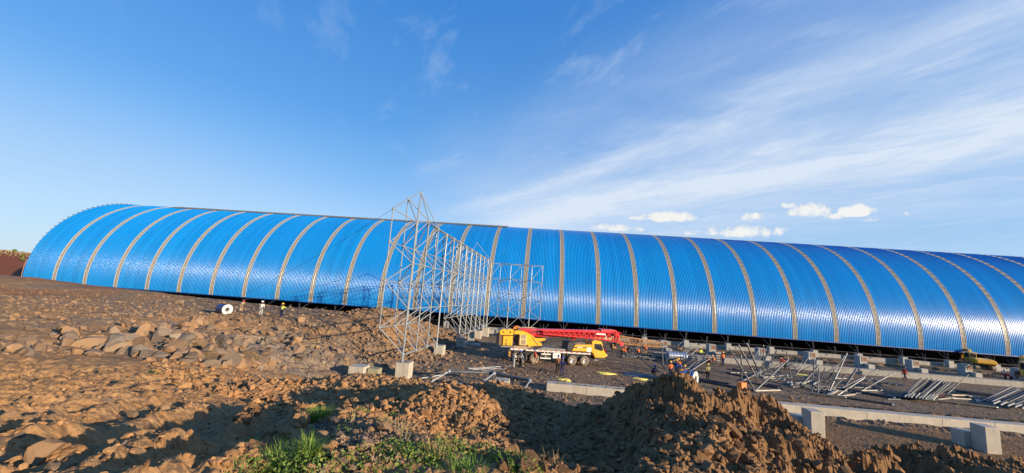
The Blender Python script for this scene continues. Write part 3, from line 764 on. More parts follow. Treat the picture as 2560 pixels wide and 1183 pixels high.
lay(C2, 1240, 805, 1540, 660, .07, M_PIPEW, 'pale pipe lying slanted to the foot of the pipe fan', G)
lean(C2, 1480, 690, 1165, 115, .12, M_PIPE, 'fat grey pipe leaning left with a white tip, shorter of two', G)
lean(C2, 1590, 720, 1325, 85, .14, M_PIPE, 'fattest grey pipe leaning left with a white tip, tallest of the fan', G)
lean(C2, 1560, 640, 1765, 190, .09, M_PIPE, 'grey pipe leaning right just beside the fattest pipe', G)
lean(C2, 1630, 710, 1905, 210, .09, M_PIPE, 'grey pipe leaning far right with a pale cap, behind the front node', G)
lean(C2, 1640, 655, 1645, 120, .07, M_PIPE, 'thin plumb pipe standing in the middle of the fan', G)
lean(C2, 1055, 330, 1100, 130, .06, M_PIPE, 'thin short pipe standing beside the seated worker', G)
lean(C2, 1350, 740, 1830, 520, .06, M_PIPE, 'thin low pipe rising gently to the right across the fan', G, 1)
lay(C2, 1490, 640, 2120, 715, .11, M_PIPEW, 'long white pipe lying behind the fan, upper one', G)
lay(C2, 1640, 742, 2051, 778, .11, M_PIPEW, 'long white pipe lying behind the fan, lower one', G)
lay(C2, 1660, 735, 2140, 695, .09, M_PIPEW, 'white pipe crossing the two long white ones', G)
lay(C2, 370, 765, 960, 860, .12, M_PIPED, 'dark pipe lying on the gravel at the feet of the man in the olive jacket', G)
lay(C2, 380, 800, 1460, 1000, .13, M_PIPED, 'long dark pipe lying from the coil to the orange crate', G)
lay(C2, 1220, 815, 1930, 945, .12, M_PIPED, 'dark pipe lying behind the orange crate', G)
lay(C2, 920, 645, 1330, 735, .10, M_PIPED, 'dark pipe lying left of the fan, nearer one', G)
lay(C2, 1040, 570, 1300, 640, .10, M_PIPED, 'dark pipe lying left of the fan, farther one', G)
lay(C2, 930, 650, 1350, 645, .08, M_PIPEW, 'thin white pipe lying left of the fan', G)
lay(C2, 270, 610, 530, 655, .10, M_PIPED, 'short dark pipe lying left of the man in the olive jacket', G)
mb = MB(); a = at_z(*P_(C2, 1575, 760), -7.95)
for dx, dy in ((-.5, -.1), (.45, -.2), (.05, .5)): mb.tube((dx, dy, 0), (0, 0, .9), .06, 6)
mb.ball((0, 0, .95), .14); o = mb.build('pipe_trestle', M_GALV); o.location = a; tag(o, 'small pale three-legged trestle under the fan of pipes', 'trestle')
G = 'thin pipes leaning behind the galvanised coils'
for xb, yb, xt, yt in [(-120, 190, 30, 45), (0, 190, 100, 75), (20, 290, 195, 75), (70, 280, 240, 85), (110, 270, 320, 68), (205, 300, 460, 85), (-190, 180, -60, 60)]:
    lean(C2, xb, yb, xt, yt, .055, M_GALV, 'thin galvanised pipe leaning right, in the sheaf behind the two coils', G, 1.5)
G = 'sheaf of pipes right of the coils'
for i, (xb, yb, xt, yt, m) in enumerate([(30, 490, 205, 320, M_PIPED), (60, 500, 250, 325, M_PIPED), (90, 515, 290, 350, M_PIPED), (130, 540, 360, 330, M_PIPED), (180, 560, 460, 355, M_PIPED), (190, 585, 520, 300, M_PIPE), (215, 590, 590, 310, M_GALV), (225, 600, 650, 330, M_GALV), (150, 560, 420, 330, M_PIPE), (100, 500, 330, 320, M_PIPED)]):
    lean(C2, xb, yb, xt, yt, .085, m, 'pipe leaning right in the sheaf between the coils and the orange vests', G, 2.5)
G = 'pipes propped behind the crane hook'
lean(C1, 2070, 725, 1640, 330, .10, M_PIPE, 'thick dark pipe propped left, its foot at the crouching man in the blue helmet', G, 2)
lean(C1, 2290, 710, 1880, 310, .10, M_PIPE, 'thick dark pipe propped left, its foot at the soil heap', G, 2)
lean(C1, 2255, 700, 2243, 260, .10, M_PIPE, 'upright grey pipe left of the two galvanised coils', G)
lean(C1, 2400, 560, 2265, 280, .07, M_PIPE, 'thin grey pipe leaning left against the upright one', G)
lean(C1, 1630, 480, 1560, 250, .07, M_PIPE, 'short pipe leaning left right of the crane hook', G)
lean(C1, 1420, 485, 1500, 330, .06, M_PIPED, 'short thin pipe right beside the crane hook', G)
for i, (xb, yb, xt, yt) in enumerate([(1640, 475, 1790, 300), (1680, 480, 1850, 220), (1710, 480, 1920, 130), (1740, 480, 1960, 125), (1620, 460, 1720, 115), (1660, 470, 1880, 290)]):
    lean(C1, xb, yb, xt, yt, .06, M_PIPED, 'thin dark pipe leaning right in the sheaf under the orange lattice jib', 'dark sheaf under the orange lattice jib', 1.5)
for i, (xa, ya, xb, yb, m) in enumerate([(1540, 500, 2180, 490, M_PIPED), (1560, 520, 2100, 545, M_PIPED), (1700, 505, 2250, 530, M_PIPED), (1820, 510, 2130, 520, M_PIPEW), (2050, 570, 2500, 580, M_PIPED)]):
    lay(C1, xa, ya, xb, yb, .12, m, 'pipe lying flat on the gravel beneath the orange lattice jib', 'pipes lying under the orange lattice jib')
G = 'second cluster of leaning pipes'
L3 = [(280, 745, 180, 210, .07, M_PIPE, 'thin pipe leaning left at the left end of the second cluster'), (318, 650, 560, 310, .07, M_PIPE, 'thin pipe leaning right beside the leftmost one of the second cluster'),
 (460, 760, 728, 460, .13, M_PIPED, 'fat black pipe leaning right in the left half of the second cluster'), (625, 910, 665, 345, .08, M_PIPE, 'tall upright pipe in the second cluster'),
 (730, 935, 750, 490, .07, M_GALV, 'shorter bright upright pipe in the second cluster'), (690, 905, 490, 672, .05, M_PIPE, 'thin pipe leaning left across the uprights'),
 (720, 880, 855, 480, .06, M_PIPED, 'thin dark pipe leaning right from the uprights'), (930, 890, 1230, 245, .08, M_GALV, 'tallest bright pipe leaning right with a white tip'),
 (870, 730, 1180, 300, .07, M_PIPED, 'dark pipe leaning right behind the tallest bright one'), (835, 610, 1065, 435, .07, M_GALV, 'short bright pipe leaning right high on the gravel'),
 (950, 885, 1215, 620, .06, M_PIPE, 'thin pipe leaning right below the tallest bright one'), (1205, 800, 1395, 510, .14, M_PIPED, 'fat black pipe leaning right in the middle of the second cluster'),
 (1060, 970, 1540, 660, .07, M_GALV, 'long grey pipe leaning low to the right with a pale tip'), (1110, 855, 1530, 640, .07, M_PIPE, 'long pipe leaning low to the right beside the fat black one'), (1150, 835, 1750, 520, .07, M_PIPED, 'long dark pipe leaning low to the right'),
 (1520, 865, 2060, 570, .09, M_PIPE, 'rightmost pipe of the second cluster, leaning low to the right'), (770, 500, 905, 400, .05, M_PIPE, 'thin short pipe leaning at the back of the second cluster')]
for xb, yb, xt, yt, r, m, lab in L3: lean(C3, xb, yb, xt, yt, r, m, lab, G, 1.5)
for xb, yb, xt, yt in [(270, 490, 400, 290), (378, 495, 450, 400), (450, 485, 570, 290), (540, 498, 680, 310), (600, 492, 780, 290), (490, 490, 640, 320)]:
    lean(C3, xb, yb, xt, yt, .055, M_PIPED, 'thin dark pipe leaning in the row against the far grey beam', 'thin dark pipes against the far grey beam', 1.5)
for i, (xb, yb, xt, yt) in enumerate([(1250, 450, 1380, 230), (1300, 460, 1460, 240), (1350, 470, 1520, 240), (1400, 475, 1560, 260), (1440, 470, 1620, 250), (1500, 470, 1700, 200), (1210, 440, 1300, 300), (1380, 465, 1540, 240)]):
    lean(C2, xb, yb, xt, yt, .075, M_PIPE, 'grey pipe leaning in the tight row before the third stepped footing', 'tight row before the third stepped footing', 1.5)
for xa, ya, xb, yb, r, m, lab in [(250, 770, 1140, 840, .16, M_PIPED, 'long black pipe on the ground under the second cluster, left length'), (1140, 850, 2050, 1005, .16, M_PIPED, 'long black pipe on the ground under the second cluster, right length'),
 (260, 800, 1000, 860, .14, M_PIPED, 'black pipe on the ground just in front of the white node ball'), (620, 935, 1200, 1000, .13, M_PIPED, 'black pipe on the ground in front of the second cluster, left length'), (1150, 990, 2020, 1125, .13, M_PIPED, 'black pipe on the ground in front of the second cluster, right length'),
 (1500, 882, 1850, 878, .09, M_PIPEW, 'white pipe on the ground at the right of the second cluster'), (1080, 985, 1370, 947, .10, M_PIPEW, 'white pipe on the ground before the long low pipes'), (880, 965, 1005, 900, .11, M_PIPEW, 'stubby white pipe on the ground at the foot of the second cluster'),
 (945, 950, 1075, 880, .11, M_PIPEW, 'stubby white pipe beside its twin at the foot of the second cluster'), (450, 765, 620, 705, .11, M_PIPEW, 'stubby white pipe right of the white node ball'), (650, 775, 750, 712, .11, M_PIPEW, 'stubby white pipe between the two uprights'), (1050, 668, 1330, 680, .07, M_PIPEW, 'thin white pipe lying beyond the fat black one'),
 (1780, 735, 2080, 775, .09, M_PIPE, 'grey pipe lying near the striding worker'), (270, 780, 440, 745, .14, M_PIPEW, 'thick white pipe stub behind the white node ball')]:
    lay(C3, xa, ya, xb, yb, r, m, lab, 'second cluster of leaning pipes')
mb = MB(); mb.ball((0, 0, .2), .22, 12, 8); mb.tube((-.42, .0, .18), (-.2, 0, .2), .13, 8); o = mb.build('node_ball', M_PIPEW, smooth=True); a = at_z(*P_(C3, 250, 785), -7.98); o.location = a; tag(o, 'white steel node ball resting at the left foot of the second pipe cluster', 'node ball')
rr = random.Random(5)
G = 'stack of pipes leaning right of the striding worker'
for i in range(15):
    t = i/14; xb = 235+t*560+rr.uniform(-14, 14); yb = 962+t*50+rr.uniform(-12, 12); xt = xb+rr.uniform(290, 350); yt = yb-rr.uniform(250, 300)+t*15
    m = [M_PIPED, M_PIPE, M_PIPED, M_GALV, M_PIPED, M_PIPED][i % 6]
    lean(C4, xb, yb, xt, yt, .10, m, ('bright' if m in (M_GALV, M_PIPEL) else 'grey' if m is M_PIPE else 'dark')+' pipe leaning right in the big stack past the striding worker', G, 2)
for i in range(9):
    xb = 290+i*62+rr.uniform(-9, 9); yb = 985+i*7; lay(C4, xb, yb, xb+rr.uniform(60, 110), yb-rr.uniform(50, 85), .09, M_PIPEW, 'stubby pale pipe at the foot of the big leaning stack', 'pale stubs at the foot of the big stack', z=-7.6)
lean(C4, 1050, 925, 1390, 612, .06, M_PIPED, 'lone thin dark pipe leaning right beyond the big stack', None, 1)
for xa, ya, xb, yb, r, m, lab in [(0, 975, 800, 1050, .15, M_PIPED, 'black pipe on the ground before the big stack, left length'), (800, 1050, 1880, 1175, .15, M_PIPED, 'black pipe on the ground before the big stack, right length'),
  (1160, 868, 1860, 960, .12, M_PIPED, 'dark pipe lying behind the cream timbers, farther one'), (1170, 890, 1850, 985, .12, M_PIPED, 'dark pipe lying behind the cream timbers, nearer one'), (840, 1040, 1150, 1005, .08, M_PIPEW, 'thin white pipe left of the cream timbers'), (1130, 1018, 1430, 1032, .08, M_PIPEW, 'thin white pipe in front of the cream timbers'),
  (1510, 1015, 1580, 1090, .06, M_GALV, 'short bright rod right of the cream timbers, left one'), (1550, 1010, 1615, 1080, .06, M_GALV, 'short bright rod right of the cream timbers, right one'), (0, 745, 245, 785, .10, M_PIPEW, 'pale pipe lying at the feet of the striding worker'), (1870, 1000, 2366, 1060, .13, M_PIPED, 'dark pipe lying under the stack at the right edge')]:
    lay(C4, xa, ya, xb, yb, r, m, lab)
M_TIMB = mat('timber', (.55, .42, .26), .8)
for xa, ya, xb, yb, lab in [(1090, 962, 1420, 975, 'cream timber plank lying right of the big stack, left one'), (1400, 985, 1610, 1003, 'cream timber plank lying right of the big stack, right one'), (910, 958, 990, 1000, None)]:
    a = at_z(*P_(C4, xa, ya), -7.85); b = at_z(*P_(C4, xb, yb), -7.85); mb = MB(); mb.prism([(-.14, 0), (.14, 0), (.14, .1), (-.14, .1)], 0, float(np.linalg.norm(b-a)))
    o = mb.build('timber_plank', M_TIMB if lab else mat('red_plank', (.35, .06, .03), .7), bevel=.008); o.location = a; o.rotation_euler = (0, 0, math.atan2(b[1]-a[1], b[0]-a[0])-math.pi/2)
    tag(o, lab or 'short red board lying left of the cream timbers', 'plank')
G = 'stack of pipes leaning at the right edge'
for i in range(12):
    xb = 1650+i*75+rr.uniform(-12, 12); yb = 1055+i*13; lean(C4, xb, yb, xb+rr.uniform(480, 540), yb-rr.uniform(215, 250), .12, [M_PIPE, M_PIPED, M_GALV, M_PIPED, M_PIPED][i % 5], ['grey', 'dark', 'bright', 'dark', 'dark'][i % 5]+' pipe leaning right in the stack at the right edge of the picture', G, 2.5)
for i in range(5):
    xb = 1840+i*125; yb = 1110+i*20; lay(C4, xb, yb, xb+100, yb-42, .11, M_PIPEW, 'stubby pale pipe at the foot of the right-edge stack', 'pale stubs of the right-edge stack', z=-7.7)
rt = random.Random(9)
for i in range(34):
    xb = rt.uniform(-250, 2000); yb = 480+xb*.12+rt.uniform(-10, 180); L = rt.uniform(120, 330); s_ = rt.choice([1, 1, 1, -.5])
    lean(C3, xb, yb, xb+L*s_*.8, yb-L*rt.uniform(.35, .8), .05, M_PIPED, 'thin dark pipe leaning in the tangle between the pipe clusters', 'dark tangle between the pipe clusters', 2)
for i in range(16):
    xb = rt.uniform(-200, 2000); yb = 640+xb*.12+rt.uniform(0, 190); lay(C3, xb, yb, xb+rt.uniform(150, 420), yb+rt.uniform(-30, 60), .08, M_PIPED, 'dark pipe lying flat in the tangle between the pipe clusters', 'dark pipes lying between the clusters')
# fallen frame left front
root = empty('pipe_ladder_frame', (0, 32, -7.5)); tag(root, 'grey pipe frame lying fallen on the rubble in front of the crane', 'pipe frame')
def c8(x, y, z): return at_z(*P_(C8, x, y), z)-np.array([0, 32, -7.5])
for (xa, ya, za), (xb, yb, zb), r in [((1800, 92, -7.0), (2150, 105, -7.1), .13), ((2165, 108, -7.1), (2440, 165, -7.1), .13), ((1800, 92, -7.0), (1660, 172, -7.7), .07), ((2160, 108, -7.0), (1995, 232, -7.8), .07), ((2450, 163, -7.0), (2370, 282, -7.8), .06),
                          ((1850, 187, -7.6), (2120, 200, -7.6), .08), ((2120, 200, -7.6), (2400, 242, -7.6), .09), ((1560, 150, -7.7), (1740, 120, -7.5), .05)]:
    mb = MB(); mb.tube(c8(xa, ya, za), c8(xb, yb, zb), r, 10); mb.build('frame_bar', M_PIPE if r > .075 else M_GALV, root)
for p in ((1800, 92, -7.0), (2160, 108, -7.05), (2445, 165, -7.05)):
    mb = MB(); mb.ball(c8(*p), .17, 10, 6); mb.build('ball_joint', M_GALV, root, smooth=True)
for xa, ya, xb, yb in [(1960, 72, 2250, 56), (2000, 78, 2180, 66), (2080, 90, 2290, 50), (1950, 62, 2240, 74)]:
    lay(C8, xa, ya, xb, yb, .045, M_GALV, 'thin pale rod lying on the rubble behind the fallen pipe frame', 'thin rods behind the fallen frame')
# ------------------------------------------------------------------ mobile crane
def paint(name, col, rough=.35, **k): return mat(name, col, rough, spec=.5, coat=.3, dirt=(.22, .16, .10), dscale=1.6, damt=.35, **k)
M_YEL = paint('yellow_paint', (.78, .40, .012)); M_RED = paint('red_paint', (.66, .012, .02)); M_WHT = paint('white_paint', (.72, .70, .64))
M_BLK = mat('black_paint', (.018, .018, .022), .5, dirt=(.10, .08, .06)); M_TYRE = mat('tyre_dusty', (.17, .13, .09), .9, var=.3, vscale=6, bump=.01, bscale=30)
M_GLASS = mat('dark_glass', (.03, .035, .04), .08, spec=.8); M_CHROME = mat('bright_steel', (.55, .54, .50), .3, .6, dirt=(.3, .24, .17)); M_GRILL = mat('grille', (.22, .19, .14), .7)
M_ORANGE = paint('orange_paint', (.72, .22, .02)); M_CREAM = paint('cream_paint', (.70, .50, .22)); M_BROWN = mat('brown_rust', (.16, .09, .05), .8)
M_BROWN2 = mat('deck_grime', (.09, .075, .06), .8, dirt=(.16, .12, .08))
def text_obj(s, size, m, parent, loc, rot, depth=.01):
    cu = bpy.data.curves.new('txt', 'FONT'); cu.body = s; cu.size = size; cu.extrude = depth; cu.align_x = 'CENTER'; cu.align_y = 'CENTER'; cu.offset = size*.03
    o = bpy.data.objects.new('lettering', cu); C.objects.link(o); bpy.context.view_layer.update()
    me = bpy.data.meshes.new_from_object(o.evaluated_get(bpy.context.evaluated_depsgraph_get())); bpy.data.objects.remove(o)
    me.materials.clear(); me.materials.append(m)
    o = bpy.data.objects.new('lettering', me); C.objects.link(o); o.parent = parent; o.location = loc; o.rotation_euler = rot; return o
def crane():
    R = empty('mobile_crane', (-1.30, 44.9, -8.0), rad(13)); tag(R, 'yellow four-axle mobile crane with its red boom folded forward over the cab', 'crane truck')
    def q(X, y): 
        return ((X-560)/138, (795+.036*(X-560)-y)/(145-.006*(X-560)))
    def poly(L): return [q(a, b) for a, b in L]
    def part(name, m, f, bevel=0, parent=R, smooth=False):
        mb = MB(); f(mb); return mb.build(name, m, parent, bevel=bevel, smooth=smooth)
    # carrier
    part('chassis', M_BLK, lambda b: b.prism([(-1.2, .62), (7.9, .62), (7.9, 1.42), (-1.2, 1.42)], .35, 2.15), .02)
    part('deck', M_BROWN2, lambda b: b.prism([(-1.4, 1.44), (8.0, 1.34), (8.0, 1.48), (-1.4, 1.60)], .04, 2.46), .01)
    rail = part('side_rail', M_WHT, lambda b: b.prism([(-1.4, 1.42), (8.05, 1.30), (8.05, 1.44), (-1.4, 1.60)], -.03, .035))
    def stripes(b):
        u = -1.2
        while u < 7.8: b.prism([(u, 1.50-.0125*(u+1.3)), (u+.3, 1.50-.0125*(u+1.6)), (u+.3, 1.56-.0125*(u+1.6)), (u, 1.56-.0125*(u+1.3))], -.036, -.03); u += .62
    part('red_marking', M_RED, stripes, parent=rail)
    part('mudguard', M_BLK, lambda b: b.prism([(-.75, .9), (-.6, 1.25), (2.05, 1.25), (2.2, .9), (2.2, 1.34), (-.75, 1.34)], .02, .5))
    part('mudguard', M_BLK, lambda b: b.prism([(5.2, .9), (5.35, 1.2), (7.9, 1.2), (8.0, .9), (8.0, 1.3), (5.2, 1.3)], .02, .5))
    for u_ in (0, 1.41, 5.87, 7.35):
        for yy, sg in ((.0, 1), (2.5, -1)):
            w = part('wheel', M_TYRE, lambda b: b.lathe([(.30, .0), (.50, .0), (.555, .05), (.565, .12), (.565, .24), (.555, .30), (.50, .34), (.30, .34)], (u_, yy, .56), (0, sg, 0), 28), smooth=True)
            part('rim', M_CHROME, lambda b: b.lathe([(.0, .10), (.10, .09), (.13, .03), (.17, .03), (.20, .13), (.27, .10), (.31, .02), (.33, .02), (.33, .3)], (u_, yy, .56), (0, sg, 0), 24), parent=w, smooth=True)
    part('fuel_tank', M_WHT, lambda b: b.box((4.0, .32, .98), (.95, .6, .62)), .05)
    for zz in (.62, 1.08): part('air_tank', M_WHT, lambda b: b.tube((2.1, .22, zz), (3.35, .22, zz), .085, 12))
    part('toolbox', M_BLK, lambda b: b.box((2.75, .55, .9), (1.3, .5, .7)), .02)
    for u_, z_ in ((2.55, 1.26), (2.95, 1.26), (2.7, .82)): part('lamp', M_CHROME, lambda b: b.ball((u_, .18, z_), .09, 10, 6), smooth=True)
    # outriggers with striped plates
    M_HZ = bpy.data.materials.new('hazard'); M_HZ.use_nodes = True; T = NT(M_HZ.node_tree); P = T.node('ShaderNodeTexCoord').outputs['Object']; sp = T.node('ShaderNodeSeparateXYZ', inp={0: P})
    d_ = T.math('FRACT', T.math('MULTIPLY', T.math('ADD', sp.outputs[0], sp.outputs[2]), 3.3)); T.l.new(T.mix(T.math('GREATER_THAN', d_, .5), (.02, .02, .02), (.75, .33, .06)), T.n['Principled BSDF'].inputs['Base Color'])
    for u_, nm in ((-1.5, 1), (3.3+1.55, 0)):
        o = part('outrigger', M_BLK, lambda b: (b.box((u_, .25, 1.1), (.34, .5, .6)), b.tube((u_, .12, 1.3), (u_, .12, .3), .05, 8), b.tube((u_, .12, .28), (u_, .12, .33), .17, 12)))
        if nm: part('hazard_plate', M_HZ, lambda b: b.box((u_+.02, -.02, .98), (.22, .02, .6)), parent=o)
        part('beacon', M_CHROME, lambda b: b.ball((u_, .1, 1.42), .07, 8, 5), parent=o)
    part('rear_ladder', M_WHT, lambda b: [b.tube((-1.05, -.01, .4+k*.22), (-.62, -.01, .4+k*.22), .025, 5) for k in range(4)])
    # driving cab, low in front
    cabp = poly([(1690, 450), (1720, 432), (1835, 445), (1862, 470), (1895, 590), (1915, 620), (1950, 655), (1948, 690), (1895, 708), (1745, 702), (1715, 640), (1692, 620)])
    cab = part('cab', M_YEL, lambda b: b.prism(cabp, .04, 2.4), .03)
    part('side_window', M_GLASS, lambda b: b.prism(poly([(1732, 486), (1848, 494), (1882, 590), (1850, 600), (1735, 566)]), .01, .06), parent=cab)
    part('windscreen', M_GLASS, lambda b: b.add([(*q(1866, 478)[:1], .2, q(1866, 478)[1]), (q(1866, 478)[0], 2.25, q(1866, 478)[1]), (q(1902, 595)[0]+.02, 2.25, q(1902, 595)[1]), (q(1902, 595)[0]+.02, .2, q(1902, 595)[1])], [(0, 1, 2, 3)]), parent=cab)
    d_ = part('door', M_YEL, lambda b: b.prism(poly([(1722, 575), (1850, 606), (1893, 600), (1895, 696), (1748, 694), (1718, 640)]), .015, .05), .008, parent=cab)
    part('bumper', M_BLK, lambda b: b.prism(poly([(1735, 705), (1900, 708), (1950, 690), (1935, 725), (1880, 748), (1750, 745)]), .06, 2.4), .02, parent=cab)
    part('headlight', M_WHT, lambda b: (b.box((q(1950, 668)[0], .25, q(1950, 668)[1]), (.16, .35, .14)),), .02, parent=cab)
    part('headlight', M_WHT, lambda b: (b.box((q(1950, 668)[0], 2.2, q(1950, 668)[1]), (.16, .35, .14)),), .02, parent=cab)
    part('mirror', M_BLK, lambda b: (b.box((q(1890, 520)[0]+.15, -.1, q(1890, 520)[1]), (.06, .22, .4)), b.tube((q(1870, 490)[0], .0, q(1870, 480)[1]), (q(1890, 490)[0]+.15, -.1, q(1890, 490)[1]), .02, 5)), parent=cab)
    part('step', M_CHROME, lambda b: b.box((q(1760, 740)[0], .1, q(1760, 740)[1]), (.5, .25, .05)), parent=cab)
    part('roof_light', M_ORANGE, lambda b: b.box((q(1630, 430)[0], .8, q(1630, 425)[1]), (.2, .2, .28)), .03)
    # engine cover with lettering
    ec = part('engine_cover', M_YEL, lambda b: b.prism(poly([(1362, 600), (1400, 515), (1425, 502), (1690, 500), (1690, 612)]), .06, 2.4), .02)
    part('intake_panel', M_BLK, lambda b: b.prism(poly([(1285, 600), (1290, 480), (1320, 465), (1395, 470), (1420, 500), (1396, 514), (1358, 600)]), .12, 2.35), .02)
    for xa, xb in ((1392, 1445), (1540, 1600)): part('black_stripe', M_BLK, lambda b: b.prism(poly([(xa, 536), (xb, 538), (xb-4, 553), (xa-4, 551)]), .045, .06), parent=ec)
    u_, z_ = q(1492, 546); text_obj('SANY', .24, M_WHT, ec, (u_, .045, z_), (math.pi/2, 0, 0))
    pl = part('notice_plate', M_WHT, lambda b: b.prism(poly([(1607, 545), (1684, 548), (1682, 620), (1604, 616)]), .04, .06), parent=ec)
    u_, z_ = q(1644, 565)
    for k in range(3): part('notice_line', mat('faded_ink', (.45, .36, .34), .8), lambda b: b.box((u_+(.0 if k else .02), .036, z_-.12*k), (.38-.06*k, .006, .035)), parent=pl)
    # deck clutter
    part('turntable', M_BLK, lambda b: b.tube((.9, 1.25, 1.55), (.9, 1.25, 1.82), .78, 24))
    part('timber_mat', M_TIMB, lambda b: b.box((-.2, .5, 1.72), (1.5, .8, .22)), .01)
    part('deck_plate', M_GREYST, lambda b: b.prism([(1.6, 1.55), (5.3, 1.5), (5.2, 1.72), (2.4, 1.8)], .3, 2.2), .01)
    part('hose_bundle', M_BLK, lambda b: [b.path([(1.9+.1*k, .5+.1*k, 1.85), (2.6, .55+.1*k, 2.15+.05*k), (3.6, .6, 1.95+.06*k), (4.9, .7, 1.8)], .05, 5) for k in range(4)])
    # superstructure
    cw = part('counterweight', M_YEL, lambda b: b.prism(poly([(238, 362), (390, 360), (388, 514), (236, 514)]), -.02, 2.5), .03)
    part('counterweight_back', M_BROWN, lambda b: b.prism(poly([(175, 345), (236, 365), (236, 512), (172, 505)]), .1, 2.4), .03, parent=cw)
    part('hook_slot', M_BROWN, lambda b: (b.box((q(290, 430)[0], -.03, q(290, 430)[1]), (.13, .02, .22)), b.box((q(290, 490)[0], -.03, q(290, 488)[1]), (.16, .02, .3))), parent=cw)
    wd = part('winch_housing', M_YEL, lambda b: b.prism(poly([(192, 350), (190, 272), (215, 268), (225, 255), (275, 255), (300, 268), (320, 258), (375, 258), (400, 270), (404, 350)]), .35, 2.1), .02)
    for xx in (245, 352): part('winch_shaft', M_BLK, lambda b: b.tube((q(xx, 303)[0], .32, q(xx, 303)[1]), (q(xx, 303)[0], .36, q(xx, 303)[1]), .10, 12), parent=wd)
    part('rear_rail', M_GREYST, lambda b: b.prism(poly([(205, 520), (700, 538), (700, 560), (215, 540)]), .1, 2.4))
    tp = part('turret_plate', M_YEL, lambda b: b.prism(poly([(415, 280), (500, 278), (560, 285), (640, 318), (700, 352), (765, 403), (925, 405), (930, 428), (835, 455), (800, 452), (870, 488), (874, 522), (700, 530), (655, 538), (648, 510), (612, 512), (612, 350), (500, 338), (420, 335)]), .30, .45), .012)
    part('turret_plate', M_YEL, lambda b: b.prism(poly([(415, 280), (500, 278), (640, 318), (765, 403), (925, 405), (870, 522), (655, 538), (612, 512), (500, 338), (420, 335)]), 1.9, 2.05), .012)
    part('stiffener', M_BLK, lambda b: b.prism(poly([(690, 372), (700, 372), (812, 512), (800, 514)]), .285, .302), parent=tp)
    hb = part('hydraulic_box', M_CREAM, lambda b: b.prism(poly([(498, 338), (612, 345), (612, 512), (498, 504)]), -.05, .9), .02)
    for ya, yb in ((345, 402), (420, 498)): part('grille', M_GRILL, lambda b: [b.box((q(560, 0)[0], -.06, q(560, y_)[1]), (.52, .02, .045)) for y_ in range(ya, yb, 9)], parent=hb)
    part('operator_cab', M_YEL, lambda b: b.prism(poly([(640, 360), (700, 360), (760, 520), (640, 525)]), 2.0, 2.9), .03)
    part('turret_base', M_BLK, lambda b: b.prism(poly([(400, 350), (498, 340), (640, 500), (640, 540), (470, 520)]), .5, 1.9))
    # luffing cylinder and hydraulics
    part('luffing_cylinder', M_PIPED, lambda b: b.tube((q(905, 462)[0], 1.2, q(905, 470)[1]), (q(1330, 425)[0], 1.2, q(1330, 425)[1]), .15, 14))
    part('cylinder_rod', M_CHROME, lambda b: b.tube((q(1330, 425)[0], 1.2, q(1330, 425)[1]), (q(1560, 400)[0], 1.2, q(1560, 400)[1]), .07, 10))
    # boom
    bm_ = part('boom', M_RED, lambda b: b.prism(poly([(505, 262), (530, 248), (860, 262), (2060, 296), (2060, 405), (1300, 395), (860, 385), (740, 380), (640, 318)]), .75, 1.65), .04)
    part('boom_pivot_plate', mat('dark_red', (.20, .012, .04), .5), lambda b: b.prism(poly([(640, 318), (740, 285), (850, 262), (850, 320), (700, 330)]), .735, .75), parent=bm_)
    part('boom_head', M_RED, lambda b: b.prism(poly([(1870, 270), (2125, 285), (2165, 320), (2165, 345), (1870, 330)]), .6, 1.8), .02, parent=bm_)
    part('boom_underslung', M_RED, lambda b: b.prism(poly([(1380, 395), (1480, 398), (1440, 440), (1400, 440)]), 1.0, 1.5), .01, parent=bm_)
    # stowed lattice jib on the near side of the boom
    j = MB(); m_ = MB()
    top = [q(870, 282), q(2150, 322)]; bot = [q(870, 330), q(1720, 405), q(2195, 470)]
    def ln(P, t):
        L = [math.hypot(P[i+1][0]-P[i][0], P[i+1][1]-P[i][1]) for i in range(len(P)-1)]; s_ = t*sum(L)
        for i, l in enumerate(L):
            if s_ <= l+1e-9: k = s_/l; return (P[i][0]+(P[i+1][0]-P[i][0])*k, P[i][1]+(P[i+1][1]-P[i][1])*k)
            s_ -= l
        return P[-1]
    jb = MB()
    for yy in (.12, .5):
        for P in (top, bot): jb.path([(a, yy, b_) for a, b_ in P], .06, 6)
    jib = jb.build('jib_chord', M_RED, R)
    k = 0; N = 15
    for i in range(N):
        a = ln(top, i/N); b_ = ln(bot, (i+.5)/N); c_ = ln(top, (i+1)/N)
        for yy in (.12, .5):
            mb = MB(); mb.tube((a[0], yy, a[1]), (b_[0], yy, b_[1]), .038, 5); mb.tube((b_[0], yy, b_[1]), (c_[0], yy, c_[1]), .038, 5); mb.build('jib_lacing', M_RED, jib)
    u_, z_ = q(1835, 335)
    part('name_plate', M_WHT, lambda b: b.prism(poly([(1762, 318), (1915, 330), (1905, 352), (1758, 342)]), .04, .06), parent=jib)
    for xa in (1760, 1905): part('white_lacing', M_WHT, lambda b: b.tube((q(xa, 330)[0], .1, q(xa, 330)[1]), (q(xa+(35 if xa > 1800 else -10), 420)[0], .1, q(xa, 425 if xa > 1800 else 345)[1]), .05, 6), parent=jib)
    part('end_frame', M_RED, lambda b: (b.prism(poly([(2085, 440), (2110, 300), (2150, 310), (2165, 470), (2140, 470), (2130, 340)]), .1, .6), b.tube((*q(2150, 330)[:1], .1, q(2150, 330)[1]), (q(2195, 345)[0], .1, q(2195, 320)[1]), .04, 6)), parent=jib)
    part('jib_sheave', M_RED, lambda b: b.lathe([(.08, 0), (.26, 0), (.26, .12), (.08, .12), (.08, 0)], (q(2210, 498)[0], .2, q(2210, 498)[1]), (0, 1, 0), 18), parent=jib)
